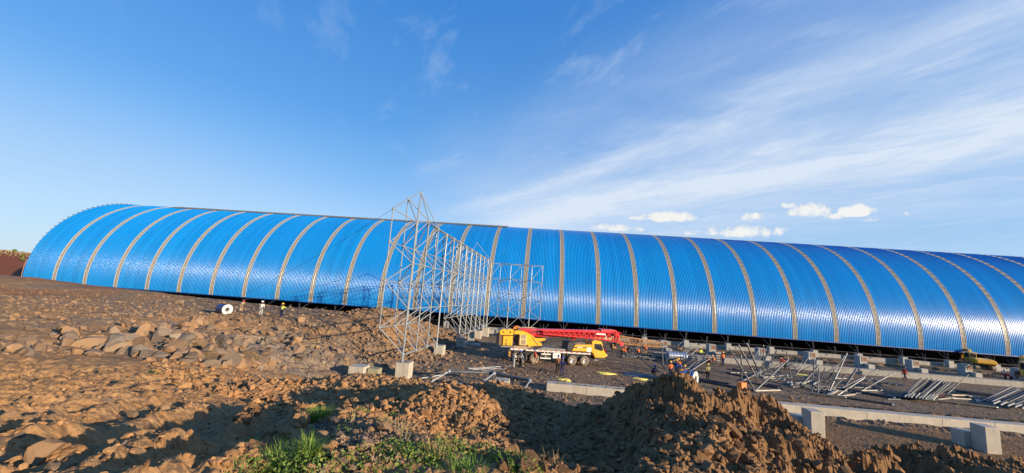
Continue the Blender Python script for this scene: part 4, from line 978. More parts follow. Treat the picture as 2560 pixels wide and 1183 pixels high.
    for k in range(4): part('head_sheave', M_CHROME, lambda b: b.lathe([(.03, 0), (.14, 0), (.14, .06), (.03, .06)], (q(2175+6*k, 350)[0], .75+.2*k, q(2175, 350+28*k)[1]), (0, 1, 0), 14), parent=bm_)
    # hook block
    u_, z_ = q(2120, 540)
    hk = part('hook_block', M_BLK, lambda b: b.prism([(u_-.32, z_+.28), (u_+.25, z_+.32), (u_+.3, z_-.25), (u_, z_-.5), (u_-.3, z_-.25)], .75, 1.45), .03)
    part('hazard_plate', M_HZ, lambda b: b.box((u_-.0, .735, z_+.02), (.46, .02, .42)), parent=hk)
    part('hook', M_BLK, lambda b: b.path([(u_, 1.1, z_-.45), (u_, 1.1, z_-.7), (u_+.16, 1.1, z_-.85), (u_+.12, 1.1, z_-1.08), (u_-.08, 1.1, z_-1.12), (u_-.18, 1.1, z_-.95)], .06, 6), parent=hk)
    for yy in (.85, 1.35): part('hoist_rope', M_ROPE, lambda b: b.tube((u_, yy, z_+.3), (u_+.1, yy, q(2120, 410)[1]), .02, 5), parent=hk)
    return R
crane()
# lattice jib lying behind, one end on the concrete
def lattice(a, b, w, n, m, name, label, cat, taper=.6):
    a = np.array(a, float); b = np.array(b, float); r = empty(name, a); tag(r, label, cat)
    d = b-a; L = np.linalg.norm(d); X, Y, Z = frame_of(d); Y = np.array([0, 0, 1.]); X = nrmz(np.cross(Z, Y)); Y = np.cross(X, Z)
    def pt(t, sx, sy):
        k = w*(1-(1-taper)*t)/2; return Z*L*t+X*sx*k+Y*sy*k+Y*w*.5
    for sx in (-1, 1):
        for sy in (-1, 1): mb = MB(); mb.tube(pt(0, sx, sy), pt(1, sx, sy), .055, 6); mb.build('chord', m, r)
    for i in range(n):
        mb = MB(); t0, t1 = i/n, (i+1)/n
        for s in (-1, 1):
            mb.tube(pt(t0, -1, s), pt((t0+t1)/2, 1, s), .035, 5); mb.tube(pt((t0+t1)/2, 1, s), pt(t1, -1, s), .035, 5)
            mb.tube(pt(t0, s, -1), pt((t0+t1)/2, s, 1), .035, 5); mb.tube(pt((t0+t1)/2, s, 1), pt(t1, s, -1), .035, 5)
        mb.build('lacing', m, r)
    return r
lattice(at_y(1540, 857, 56), at_y(1654, 872, 56), 1.0, 11, mat('worn_orange', (.50, .25, .07), .6, dirt=(.2, .13, .08)), 'lattice_jib', 'orange lattice jib lying beyond the crane hook among dark pipes', 'crane jib')
r = empty('second_boom', at_y(1320, 835, 52)); tag(r, 'cream crane boom just showing above the red boom', 'crane boom')
o_ = np.array(r.location)
mb = MB(); L = [at_y(*p, 52)-o_ for p in [(1296, 818), (1330, 818), (1345, 822), (1420, 832), (1540, 842)]]
for (a, b), h in zip(zip(L[:-1], L[1:]), (.55, .6, .5, .4)): mb.prism([(a[0], a[2]), (b[0], b[2]), (b[0], b[2]-h), (a[0], a[2]-h)], -.3, .3)
mb.build('boom_body', M_CREAM, r)
mb = MB(); c_ = at_y(1292, 824, 52)-o_; mb.lathe([(.1, -.2), (.5, -.2), (.5, .2), (.1, .2), (.1, -.2)], c_, (0, 1, 0), 16); mb.build('sheave', M_ORANGE, r)
# ------------------------------------------------------------------ excavators
def excavator(loc, rz, label, sc_=1.0, full=True):
    R = empty('excavator', loc, rz); tag(R, label, 'excavator'); R.scale = (sc_,)*3
    def part(name, m, f, bevel=0, parent=R, smooth=False):
        mb = MB(); f(mb); return mb.build(name, m, parent, bevel=bevel, smooth=smooth)
    for s in (-1, 1):
        tk = part('track', mat('track_mud', (.38, .30, .20), .9), lambda b: b.prism([(-1.7, .35), (-1.5, .08), (1.5, .08), (1.7, .35), (1.7, .55), (1.5, .8), (-1.5, .8), (-1.7, .55)], s*1.05-.25, s*1.05+.25), .03)
        for k in range(4): part('roller', M_BLK, lambda b: b.tube((-1.2+.8*k, s*1.05-.28, .3), (-1.2+.8*k, s*1.05+.28, .3), .14, 10), parent=tk)
    part('undercarriage', M_BLK, lambda b: b.box((0, 0, .75), (1.6, 1.5, .4)), .03)
    part('house', M_YEL, lambda b: b.prism([(-1.75, 1.05), (1.2, 1.0), (1.2, 1.75), (.2, 1.95), (-1.3, 1.9), (-1.7, 1.7)], -1.25, 1.25), .09)
    part('counterweight', M_YEL, lambda b: b.prism([(-2.05, 1.1), (-1.6, 1.02), (-1.6, 1.85), (-1.95, 1.7), (-2.1, 1.4)], -1.25, 1.25), .09)
    cb = part('cab', M_YEL, lambda b: b.prism([(.0, 1.0), (1.4, 1.0), (1.45, 1.9), (1.2, 2.75), (.05, 2.75)], .25, 1.2), .03)
    part('cab_window', M_GLASS, lambda b: (b.prism([(.12, 1.85), (1.28, 1.85), (1.12, 2.62), (.15, 2.62)], .235, 1.215), b.box((.03, .72, 2.25), (.1, .75, .7))), parent=cb)
    part('cab_roof', M_WHT, lambda b: b.box((.62, .72, 2.8), (1.35, 1.05, .1)), .02, parent=cb)
    part('exhaust', M_BLK, lambda b: b.tube((-1.0, -.6, 1.85), (-1.0, -.6, 2.3), .06, 8))
    bo = part('boom', M_YEL, lambda b: b.prism([(.9, 1.2), (2.4, 3.2), (4.2, 3.3), (4.25, 3.0), (2.6, 2.75), (1.3, 1.2)], -.2, .2), .03)
    part('stick', M_YEL, lambda b: b.prism([(4.0, 3.5), (4.4, 3.3), (4.9, 1.2), (4.7, 1.2)], -.15, .15), .02)
    part('bucket', M_BLK, lambda b: b.prism([(4.5, 1.3), (5.1, 1.2), (5.2, .6), (4.7, .25), (4.2, .5), (4.6, .8)], -.5, .5), .02)
    part('hydraulic_ram', M_CHROME, lambda b: b.tube((1.3, .0, 1.4), (2.9, 0, 2.7), .07, 8))
    return R
p = at_z(2466, 926, -8.0); excavator((p[0], p[1]+1, -8.0), rad(70), 'small yellow excavator with a white cab roof working by the hall foot')
p = at_z(2572, 965, -8.0); excavator((p[0]+1.7, p[1], -8.0), rad(60), 'yellow machine cut off by the right edge beside two workers', 1.1)
# ------------------------------------------------------------------ coils
def coil_mat():
    m = bpy.data.materials.new('coil_wrap'); m.use_nodes = True; T = NT(m.node_tree); b = T.n['Principled BSDF']; P = T.node('ShaderNodeTexCoord').outputs['Object']
    n = T.noise(P, 3, 5, .6); T.l.new(T.mix(n, (.30, .36, .48), (.62, .66, .72)), b.inputs['Base Color']); b.inputs['Metallic'].default_value = .7; b.inputs['Roughness'].default_value = .28
    bn = T.node('ShaderNodeBump', inp={'Strength': 1., 'Distance': .02, 'Height': T.noise(P, 8, 4, .6)}); T.l.new(bn.outputs[0], b.inputs['Normal']); return m
M_COIL = coil_mat(); M_COILB = mat('coil_blue', (.05, .08, .24), .3, .4, dirt=(.2, .16, .12)); M_FACE = mat('coil_face', (.66, .66, .64), .4, .2)
def coil(c, ax, r, L, label, body):
    R = empty('steel_coil', c); tag(R, label, 'steel coil'); ax = nrmz(ax); a0 = -ax*L/2
    mb = MB(); mb.lathe([(r, 0), (r, L)], a0, ax, 32); b_ = mb.build('coil_body', body, R, smooth=True)
    mb = MB(); mb.lathe([(r*.42, L-.25), (r*.42, L+.004), (r, L+.004)], a0, ax, 32); mb.build('end_face', M_FACE, R)
    mb = MB(); mb.lathe([(r*.42, .25), (r*.42, -.004), (r, -.004)], a0, ax, 32); mb.build('end_face', M_FACE, R)
    mb = MB(); mb.lathe([(.01, L-.26), (r*.42, L-.26)], a0, ax, 20); mb.lathe([(.01, .26), (r*.42, .26)], a0, ax, 20); mb.build('core', M_BLK, R)
    for t in (.18, .5, .82): mb = MB(); mb.lathe([(r+.01, L*t-.03), (r+.012, L*t+.03)], a0, ax, 32); mb.build('steel_band', M_BLK, R)
    X, Y, Z = frame_of(ax)
    for k in range(5):
        t = 2*math.pi*k/5+.5; e = X*math.cos(t)+Y*math.sin(t); mb = MB()
        mb.path([a0+e*(r*.44)+ax*(L+.012), a0+e*(r+.012)+ax*(L+.012), a0+e*(r+.012)-ax*.012, a0+e*(r*.44)-ax*.012], .014, 4); mb.build('cross_band', M_BLK, R)
cx, cy = at_y(557, 792, 44)[:2]; coil((cx, cy, gz(cx, cy)+.62), (.93, -.36, .0), .60, 1.35, 'blue wrapped steel coil with a white end face resting on the stony left bank', M_COILB)
mb = MB(); mb.box((0, 0, 0), (1.3, .15, .12)); mb.box((.05, .5, 0), (1.3, .15, .12)); o = mb.build('timber_bearer', mat('red_board', (.36, .10, .05), .8)); o.location = (cx, cy-.3, gz(cx, cy)+.06); tag(o, 'red timber bearers under the blue coil on the left bank', 'timber')
p = at_z(1680, 902, -8.); q_ = at_z(1702, 905, -8.)
coil((p[0], p[1], -7.35), (1, .12, 0), .62, 1.25, 'silver coil lying on its side, left one of the two beside the leaning pipes', M_COIL)
coil((p[0]+1.32, p[1]+.2, -7.37), (1, .12, 0), .60, 1.25, 'silver coil lying on its side, right one of the two beside the leaning pipes', M_COIL)
p = at_z(1722, 963, -8.); coil((p[0], p[1], -7.3), (.75, -.66, 0), .74, 1.3, 'silver coil half hidden behind the crest of the big soil heap', M_COIL)
# ------------------------------------------------------------------ small things
def crate(px, py):
    p = at_z(px, py, -8.0); R = empty('plastic_crate', (p[0], p[1], -8.0), .35); tag(R, 'bright orange slatted plastic crate standing alone before the pipes', 'crate')
    m = mat('orange_plastic', (.80, .20, .03), .45)
    mb = MB(); mb.box((0, 0, .5), (.62, .5, 1.0)); mb.build('crate_body', m, R, bevel=.03)
    mb = MB(); [mb.box((.32, 0, .2+.2*k), (.03, .36, .07)) for k in range(4)]; mb.build('slot', M_BROWN, R)
    mb = MB(); mb.box((0, 0, 1.0), (.68, .56, .06)); mb.build('rim', m, R, bevel=.01)
crate(1855, 984)
def rag(px, py, w, h, m, label, cat='sheet', name='plastic_sheet', z=None):
    p = at_z(px, py, -7.95); g0 = 14; r = random.Random(int(px)); V = []; 
    for i in range(g0):
        for j in range(g0):
            a = i/(g0-1)*2-1; b = j/(g0-1)*2-1; k = 1+.25*math.sin(3*math.atan2(b, a)+px)
            x_, y_ = a*w*k*(1-.25*b*b), b*h*k*(1-.25*a*a); V.append((x_, y_, .03+.10*r.random()*(1-max(abs(a), abs(b)))**.5+ (0 if max(abs(a), abs(b)) < 1 else -.04)))
    F = [(i*g0+j, (i+1)*g0+j, (i+1)*g0+j+1, i*g0+j+1) for i in range(g0-1) for j in range(g0-1)]
    o = link_mesh(name, V, F, m, smooth=False); o.location = (p[0], p[1], max(-7.97, gz(p[0], p[1]))); tag(o, label, cat)
M_YS = mat('yellow_plastic', (.75, .62, .12), .5); M_BS = mat('blue_tarp', (.05, .065, .085), .45)
rag(1515, 934, 1.0, .5, M_YS, 'yellow plastic sheet crumpled on the gravel in front of the crane'); rag(1602, 948, .7, .35, M_YS, 'small yellow sheet on the gravel left of the soil heap')
rag(1412, 950, .6, .5, M_YS, 'yellow sack lying in the rubble at the feet of the two men'); rag(1604, 938, 2.2, 1.0, M_BS, 'dark blue tarp spread on the gravel left of the crouching man')
rag(1390, 962, .8, .5, mat('black_plastic', (.02, .02, .022), .4), 'black plastic scrap lying on the near concrete beam end')
rag(2010, 938, .8, .5, M_YS, 'yellowish sack lying among the second pipe cluster')
# bright puddles between the footings
def puddle(poly, label):
    P = [at_z(a, b, -7.93) for a, b in poly]; c0 = np.mean(P, 0); V = []; n = len(P); 
    for k in range(n*5):
        i = k//5; t = (k % 5)/5; a, b, c_, d = P[i-1], P[i], P[(i+1) % n], P[(i+2) % n]
        V.append(.5*((2*b)+(-a+c_)*t+(2*a-5*b+4*c_-d)*t*t+(-a+3*b-3*c_+d)*t**3)-c0)
    V = np.array(V); V = np.vstack([V, [[0, 0, 0]]]); m = len(V)-1
    F = [(k, (k+1) % m, m) for k in range(m)]
    V2 = V.copy(); V2[:, 2] = 0
    mt = mat('water', (.10, .12, .13), .04, spec=1.0, var=.02)
    o = link_mesh('puddle', V2, F, mt); o.location = (c0[0], c0[1], -7.93); tag(o, kind='structure')
puddle([(1706, 866), (1770, 861), (1818, 868), (1815, 875), (1760, 872), (1712, 872)], '')
puddle([(2160, 903), (2220, 905), (2250, 909), (2200, 909)], ''); puddle([(2150, 917), (2225, 919), (2235, 924), (2160, 922)], '')
puddle([(2415, 933), (2480, 936), (2486, 941), (2420, 940)], ''); puddle([(1960, 898), (2030, 902), (2095, 908), (2010, 907)], '')
# blue spoil wall of the far pit side? pallets by the worker
p = at_z(1797, 912, -8.0); R = empty('pallet', (p[0], p[1], -8.0), .1); tag(R, 'dark timber pallet standing upright beside the worker in orange', 'pallet')
for k in range(4): mb = MB(); mb.box((0, 0, .35+.33*k), (.8, .06, .17)); mb.build('board', mat('dark_timber', (.05, .04, .035), .9), R)
for s in (-1, 1): mb = MB(); mb.box((s*.36, .07, .75), (.09, .09, 1.5)); mb.build('bearer', MATS['dark_timber'], R)

# ------------------------------------------------------------------ people
def skin(name, pts, edges, m, parent, sub=1):
    me = bpy.data.meshes.new(name); me.from_pydata([p[:3] for p in pts], edges, []); o = bpy.data.objects.new(name, me); C.objects.link(o)
    md = o.modifiers.new('s', 'SKIN'); 
    for v_, p in zip(me.skin_vertices[0].data, pts): v_.radius = (p[3], p[4] if len(p) > 4 else p[3]); v_.use_root = False
    me.skin_vertices[0].data[0].use_root = True; md.use_smooth_shade = True; md.branch_smoothing = .4
    sb = o.modifiers.new('u', 'SUBSURF'); sb.levels = sub; sb.render_levels = sub
    SK.append((o, name, m, parent)); return o
SK = []
def flush_skins():
    bpy.context.view_layer.update(); dg = bpy.context.evaluated_depsgraph_get()
    for o, name, m, parent in SK:
        me = bpy.data.meshes.new_from_object(o.evaluated_get(dg)); me.materials.clear(); me.materials.append(m)
        n = bpy.data.objects.new(name, me); C.objects.link(n); n.parent = parent
    for o, *_ in SK: bpy.data.objects.remove(o)
M_SKIN = mat('dark_skin', (.11, .055, .035), .55); M_BOOT = mat('boot', (.03, .025, .02), .7); M_EYE = mat('eye', (.02, .02, .02), .3)
CL = {}
def cloth(n, c): 
    if n not in CL: CL[n] = mat('cloth_'+n, c, .9, spec=.15, var=.2, vscale=7, bump=.01, bscale=9)
    return CL[n]
cloth('orange', (.75, .17, .05)); cloth('red', (.55, .06, .03)); cloth('white', (.62, .60, .56)); cloth('grey', (.40, .38, .34)); cloth('olive', (.30, .28, .12)); cloth('lime', (.55, .62, .12))
cloth('navy', (.025, .035, .10)); cloth('black', (.02, .02, .024)); cloth('brown', (.22, .11, .05)); cloth('khaki', (.40, .28, .17)); cloth('palegrey', (.36, .37, .36)); cloth('blue', (.03, .06, .25)); cloth('amber', (.75, .35, .05))
HEL = {'yellow': mat('helmet_yellow', (.80, .42, .04), .35), 'blue': mat('helmet_blue', (.03, .06, .38), .35), 'orange': mat('helmet_orange', (.80, .20, .04), .35), 'white': mat('helmet_white', (.7, .68, .62), .35), 'black': mat('helmet_black', (.03, .03, .04), .4), 'red': mat('helmet_red', (.6, .07, .05), .35)}
POSE = {  # hip (y,z), chest, neck, head, then per side knee, ankle
 'stand': ((0, .93), (0, 1.25), (0, 1.47), (.02, 1.63), ((.02, .49), (0, .09)), ((.03, .49), (.05, .09))),
 'walk': ((0, .90), (.03, 1.22), (.05, 1.44), (.08, 1.60), ((.20, .52), (.27, .12)), ((-.02, .47), (-.33, .15))),
 'crouch': ((-.16, .30), (.04, .58), (.18, .80), (.25, .95), ((.30, .50), (.05, .09)), ((.26, .52), (.0, .09))),
 'sit': ((-.1, .24), (-.10, .55), (-.04, .78), (0, .94), ((.30, .50), (.50, .09)), ((.34, .46), (.58, .09))),
 'bend': ((-.12, .88), (.16, 1.12), (.36, 1.24), (.48, 1.30), ((.04, .48), (-.02, .09)), ((.0, .49), (-.12, .09)))}
def person(px, py, pose, face, top, legs, helmet, label, arms='down', z=-8.0, Y=None, vest=None, h=1.74):
    p = at_y(px, py, Y) if Y else at_z(px, py, z); zg = gz(p[0], p[1])
    R = empty('person', (p[0], p[1], zg), rad(face)); tag(R, label, 'person'); k = h/1.74; R.scale = (k, k, k)
    hip, ch, nk, hd, l1, l2 = POSE[pose]; W = []; E = []
    def v_(*a): W.append(a); return len(W)-1
    def e(a, b): E.append((a, b))
    pel = v_(0, hip[0], hip[1]+.05, .135, .10); wa = v_(0, (hip[0]+ch[0])/2, (hip[1]+ch[1])/2+.02, .12, .09); e(pel, wa)
    c_ = v_(0, *ch, .16, .10); e(wa, c_); n_ = v_(0, *nk, .055); e(c_, n_)
    b0 = v_(0, hd[0]-.005, hd[1]-.055, .070, .080); e(n_, b0); b1 = v_(0, hd[0]-.01, hd[1]+.03, .082, .095); e(b0, b1); b2 = v_(0, hd[0]-.01, hd[1]+.10, .05, .06); e(b1, b2)
    ns = v_(0, hd[0]+.098, hd[1]-.01, .012); e(b1, ns)
    for s in (-1, 1): er = v_(s*.088, hd[0]-.01, hd[1], .012); e(b1, er)
    arm = {}; lg = {}
    fy, fz = nrmz(np.array([0, nk[0]-ch[0], nk[1]-ch[1]]))[1:]
    for s, L in ((-1, l1), (1, l2)):
        sh = (s*.19, nk[0]-fy*.07, nk[1]-fz*.07)
        if arms == 'down' or (arms == 'one' and s < 0): el = (s*.24, sh[1]-.02, sh[2]-.29); wr = (s*.25, sh[1]+.06, sh[2]-.54); fd = (0, .1, -1)
        elif arms == 'front' or arms == 'one': el = (s*.25, sh[1]+.06, sh[2]-.27); wr = (s*.12, sh[1]+.27, sh[2]-.18); fd = (-s*.4, .6, .5)
        elif arms == 'back': el = (s*.27, sh[1]-.12, sh[2]-.26); wr = (s*.07, sh[1]-.2, sh[2]-.45); fd = (-s*.8, 0, -.5)
        elif arms == 'reach': el = (s*.2, sh[1]+.22, sh[2]-.16); wr = (s*.15, sh[1]+.46, sh[2]-.18); fd = (0, .9, -.3)
        elif arms == 'knees': el = (s*.24, sh[1]+.2, sh[2]-.16); wr = (s*.14, sh[1]+.36, sh[2]-.30); fd = (0, .5, -.8)
        elif arms == 'low': el = (s*.22, sh[1]+.12, sh[2]-.26); wr = (s*.14, sh[1]+.26, sh[2]-.46); fd = (0, .5, -.8)
        if pose == 'walk' and arms == 'down': wr = (wr[0], wr[1]+s*.14, wr[2]+.03); el = (el[0], el[1]+s*.06, el[2])
        arm[s] = (sh, el, wr)
        a = v_(*sh, .058); e(c_, a); b_ = v_(*el, .042); e(a, b_); w_ = v_(*wr, .028); e(b_, w_)
        fd = nrmz(fd); pm = np.array(wr)+fd*.06; pl = v_(*pm, .036, .02); e(w_, pl)
        sd = nrmz(np.cross(fd, (s*1., .2, 0)))
        for i in range(4):
            o_ = (i-1.5)*.02; L_ = (.075, .085, .08, .06)[i]
            f1 = pm+sd*o_+fd*.05; f2 = f1+nrmz(fd+np.array([-s*.4, 0, 0]))*L_*.6; a1 = v_(*f1, .0095); a2 = v_(*f2, .008); e(pl, a1); e(a1, a2)
        t1 = pm-sd*.035+fd*.0; t2 = t1-sd*.02+fd*.045; a1 = v_(*t1, .011); a2 = v_(*t2, .009); e(pl, a1); e(a1, a2)
        hp_ = (s*.09, hip[0], hip[1]-.02); kn = (s*.11, *L[0]); an = (s*.11, *L[1]); lg[s] = (hp_, kn, an)
        a = v_(*hp_, .085); e(pel, a); b_ = v_(*kn, .055); e(a, b_); w_ = v_(*an, .036); e(b_, w_)
        t = v_(an[0], an[1]+.16, max(.03, an[2]-.06), .035, .025); e(w_, t)
    skin('body', W, E, M_SKIN, R)
    # trousers
    W2 = [(0, hip[0], hip[1]+.07, .155, .12)]; E2 = []
    for s in (-1, 1):
        a, b_, c3 = lg[s]; m1 = tuple((np.array(a)+b_)/2); m2 = tuple((np.array(b_)+c3)/2); n0 = len(W2)
        W2 += [(*a, .105), (*m1, .092), (*b_, .075), (*m2, .07), (c3[0], c3[1], c3[2]+.02, .062)]; E2 += [(0, n0), (n0, n0+1), (n0+1, n0+2), (n0+2, n0+3), (n0+3, n0+4)]
    skin('trousers', W2, E2, cloth(legs, None), R)
    # shirt with sleeves
    W3 = [(0, hip[0], hip[1]+.06, .158, .125), (0, (hip[0]+ch[0])/2, (hip[1]+ch[1])/2+.02, .155, .115), (0, ch[0], ch[1], .185, .125), (0, nk[0]-fy*.03, nk[1]-fz*.03, .085, .075)]; E3 = [(0, 1), (1, 2), (2, 3)]
    for s in (-1, 1):
        a, b_, c3 = arm[s]; n0 = len(W3); c4 = tuple(np.array(b_)*.15+np.array(c3)*.85); W3 += [(*a, .08), (*b_, .060), (*c4, .045)]; E3 += [(2, n0), (n0, n0+1), (n0+1, n0+2)]
    skin('shirt', W3, E3, cloth(top, None), R)
    if vest:
        W4 = [(0, hip[0], hip[1]+.04, .172, .14), (0, (hip[0]+ch[0])/2, (hip[1]+ch[1])/2+.02, .172, .132), (0, ch[0], ch[1]+.02, .205, .142), (0, nk[0]-fy*.05, nk[1]-fz*.05, .12, .09)]
        skin('vest', W4, [(0, 1), (1, 2), (2, 3)], cloth(vest, None), R)
    for s in (-1, 1):
        an = lg[s][2]; mb = MB(); mb.box((an[0], an[1]+.06, max(.045, an[2]-.045)), (.10, .28, .09), taper=.8); mb.build('boot', M_BOOT, R, bevel=.015)
        mb = MB(); mb.ball((s*.032, hd[0]+.078, hd[1]+.012), .014, 6, 4); mb.build('eye', M_EYE, R)
    mb = MB(); hc = (0, hd[0]-.012, hd[1]+.035)
    mb.lathe([(.145, .0), (.128, .012), (.125, .05), (.11, .10), (.075, .135), (.03, .152), (.0, .155)], hc, (0, .06, 1), 18); mb.box((0, hc[1]+.14, hc[2]+.005), (.18, .08, .012)); mb.build('helmet', HEL[helmet], R, smooth=True)
    return R
def hz_at(px, py_head, zh=-6.25): return at_z(px, py_head, zh)[1]
person(1283, 924, 'stand', -70, 'white', 'palegrey', 'black', 'person in a white shirt and pale trousers standing by the crane tail', 'one')
person(1300, 918, 'stand', -50, 'grey', 'black', 'blue', 'person in a grey shirt, black trousers and blue helmet before the rear crane wheel', 'low', h=1.68)
person(1337, 914, 'walk', 95, 'red', 'khaki', 'blue', 'person in a rust-red shirt walking past the second crane wheel', 'down', vest='red')
person(1394, 934, 'stand', 5, 'brown', 'black', 'blue', 'person in a brown shirt standing left of a man in navy', 'front')
person(1405, 940, 'stand', 0, 'navy', 'navy', 'blue', 'person all in navy with hands joined behind the back', 'back')
person(1513, 887, 'sit', 100, 'red', 'black', 'black', 'person in a dark red shirt seated just past the crane cab', 'knees')
person(1555, 894, 'bend', -80, 'orange', 'black', 'orange', 'person in an orange vest bending right of the crane hook', 'low', vest='orange')
person(1568, 886, 'bend', 70, 'khaki', 'navy', 'orange', 'person in an orange vest leaning over farther behind the crane hook', 'reach', vest='orange')
person(1596, 887, 'crouch', 20, 'orange', 'navy', 'orange', 'person crouching in an orange vest under the lattice jib', 'knees', vest='orange')
person(1613, 893, 'stand', 160, 'orange', 'khaki', 'orange', 'person in orange standing between the propped pipes', 'front', vest='orange')
person(1634, 938, 'crouch', 200, 'navy', 'black', 'blue', 'person in dark clothes and blue helmet crouching left of the soil heap', 'knees')
for (x_, yh, tp, ve, he, fc, lab, ar) in [(1677, 903, 'orange', 'orange', 'yellow', 10, 'person in an orange vest, leftmost of the group behind the heap', 'front'), (1692, 899, 'navy', 'blue', 'yellow', -20, 'person in a dark blue vest, tallest of the group behind the heap', 'front'),
        (1696, 895, 'orange', 'amber', 'yellow', 160, 'person facing the man in the dark blue vest, helmet just showing', 'front'), (1702, 914, 'amber', 'amber', 'blue', -30, 'person in an amber vest and blue helmet behind the heap crest', 'low'), (1712, 913, 'orange', 'orange', 'yellow', 30, 'person in an orange vest, rightmost of the group behind the heap', 'low')]:
    P = at_z(x_, yh, -6.22); f_ = proj_px = None
    R = person(x_, yh, 'stand', fc, tp, 'navy', he, lab, ar, z=-6.22, vest=ve)
person(1770, 952, 'stand', 10, 'olive', 'black', 'yellow', 'person in an olive jacket and yellow helmet holding a phone to the ear', 'one')
person(1752, 901, 'stand', 190, 'lime', 'navy', 'yellow', 'person in a lime vest standing behind the sheaf of pipes', 'low', vest='lime')
person(1772, 909, 'crouch', 60, 'orange', 'navy', 'orange', 'person crouching in orange, left one of the pair', 'low', vest='orange')
person(1784, 908, 'crouch', 120, 'orange', 'navy', 'yellow', 'person crouching in orange, right one of the pair', 'low', vest='orange')
person(1808, 915, 'stand', 20, 'orange', 'navy', 'yellow', 'person in orange with a yellow helmet standing beside the dark pallet', 'low', vest='orange', h=1.8)
person(1828, 909, 'sit', 80, 'orange', 'black', 'orange', 'person in orange seated on the ground right of the pallet', 'knees', vest='orange')
person(1963, 924, 'bend', 40, 'red', 'black', 'orange', 'person with an orange helmet bending beside the thin leaning pipe', 'low', vest='orange')
person(2262, 952, 'walk', -95, 'red', 'black', 'black', 'person in a red vest striding past the big pipe stack', 'down', vest='red')
person(2515, 958, 'stand', 30, 'red', 'black', 'white', 'person in a red vest, left one of two by the right edge machine', 'front', vest='red')
person(2527, 960, 'bend', 60, 'red', 'black', 'white', 'person in a red vest leaning, right one of two by the right edge machine', 'reach', vest='red')
person(650, 794, 'stand', 10, 'white', 'palegrey', 'white', 'person in a pale vest standing on the left bank near the coil', 'low', Y=44)
person(702, 795, 'stand', -20, 'lime', 'navy', 'yellow', 'person in a lime vest standing on the left bank before the dark eave', 'reach', Y=45)
person(603, 772, 'bend', 20, 'khaki', 'khaki', 'red', 'person with a red helmet stooping beside the big boulders', 'low', Y=48)
flush_skins()
# ------------------------------------------------------------------ rocks, clods, gravel
def to_px(P):
    d = P@CF; d = np.maximum(d, .01)
    return 1280+FPX*(P@CR)/d, 591.5-FPX*(P@CU)/d, d
def rock_mat(name, cols, rough=.9, bd=.02, bs=16):
    m = bpy.data.materials.new(name); m.use_nodes = True; T = NT(m.node_tree); b = T.n['Principled BSDF']
    gm_ = T.node('ShaderNodeNewGeometry'); P = T.node('ShaderNodeTexCoord').outputs['Object']
    oi = T.node('ShaderNodeObjectInfo'); k = T.math('FRACT', T.math('ADD', gm_.outputs['Random Per Island'], oi.outputs['Random']))
    c = T.ramp(k, [(i/(len(cols)-1), c_) for i, c_ in enumerate(cols)])
    n = T.noise(P, 5, 5, .65); c = T.mix(T.math('MULTIPLY', T.ramp(n, [(.4, 0.), (.7, 1.)]), .5), c, tuple(v*1.35 for v in cols[len(cols)//2]))
    T.l.new(c, b.inputs['Base Color']); b.inputs['Roughness'].default_value = rough; b.inputs['Specular IOR Level'].default_value = .2
    bn = T.node('ShaderNodeBump', inp={'Strength': .7, 'Distance': bd, 'Height': T.noise(P, bs, 6, .7)}); T.l.new(bn.outputs[0], b.inputs['Normal'])
    return m
R_TAN = rock_mat('rock_tan', [(.10, .07, .045), (.23, .135, .068), (.30, .18, .095), (.16, .125, .095), (.26, .15, .075), (.08, .068, .058)])
R_GREY = rock_mat('rock_grey', [(.08, .07, .06), (.18, .14, .105), (.27, .19, .125), (.13, .11, .09), (.30, .23, .16), (.07, .062, .055)])
R_SOIL = rock_mat('clod_soil', [(.17, .085, .038), (.27, .145, .065), (.37, .21, .095), (.22, .11, .048)], .97, .05, 14)
R_DARK = rock_mat('clod_dark', [(.10, .058, .03), (.18, .10, .048), (.27, .155, .075), (.14, .08, .04)], .97, .07, 11)
import bmesh
def ico(sub):
    bm = bmesh.new(); bmesh.ops.create_icosphere(bm, subdivisions=sub, radius=1)
    V = np.array([v.co[:] for v in bm.verts]); F = np.array([[v.index for v in f.verts] for f in bm.faces]); bm.free(); return V, F
IC = {s: ico(s) for s in (1, 2, 3)}
def rock_shape(r, sub, ang=True):
    V, F = IC[sub]; V = V.copy()
    if ang:
        for _ in range(r.integers(7, 13)):
            n = nrmz(r.normal(size=3)); c = r.uniform(.32, .66); d = V@n; m = d > c; V[m] -= np.outer(d[m]-c, n)
    V *= 1+.10*(r.random((len(V), 1))-.5)*(1 if ang else 3.2)
    V *= r.uniform([.75, .6, .45], [1.2, 1.0, .85]); return V/np.abs(V).max(), F
r_ = np.random.default_rng(11)
ANG = {s: [rock_shape(r_, s) for _ in range(14)] for s in (1, 2)}
CLD = {s: [rock_shape(r_, s, False) for _ in range(10)] for s in (1, 2)}
OCT = []
for _ in range(8):
    V = np.array([[1, 0, 0], [-1, 0, 0], [0, 1, 0], [0, -1, 0], [0, 0, 1], [0, 0, -1]], float)*r_.uniform(.6, 1.1, (6, 1))+r_.normal(0, .12, (6, 3))
    OCT.append((V, np.array([[0, 2, 4], [2, 1, 4], [1, 3, 4], [3, 0, 4], [2, 0, 5], [1, 2, 5], [3, 1, 5], [0, 3, 5]])))
def inpoly(x, y, P):
    c = np.zeros(x.shape, bool); n = len(P)
    for i in range(n):
        x1, y1 = P[i]; x2, y2 = P[i-1]
        k = ((y1 > y) != (y2 > y)) & (x < (x2-x1)*(y-y1)/(y2-y1+1e-9)+x1); c ^= k
    return c
def scatter(n, rmin, rmax, a0, a1, seed):
    q = np.random.default_rng(seed); az = q.uniform(a0, a1, n); r = np.exp(q.uniform(math.log(rmin), math.log(rmax), n))
    x, y = r*np.sin(az), r*np.cos(az); z = H(x, y); P = np.stack([x, y, z], -1); X, Y, d = to_px(P); return q, P, X, Y, d
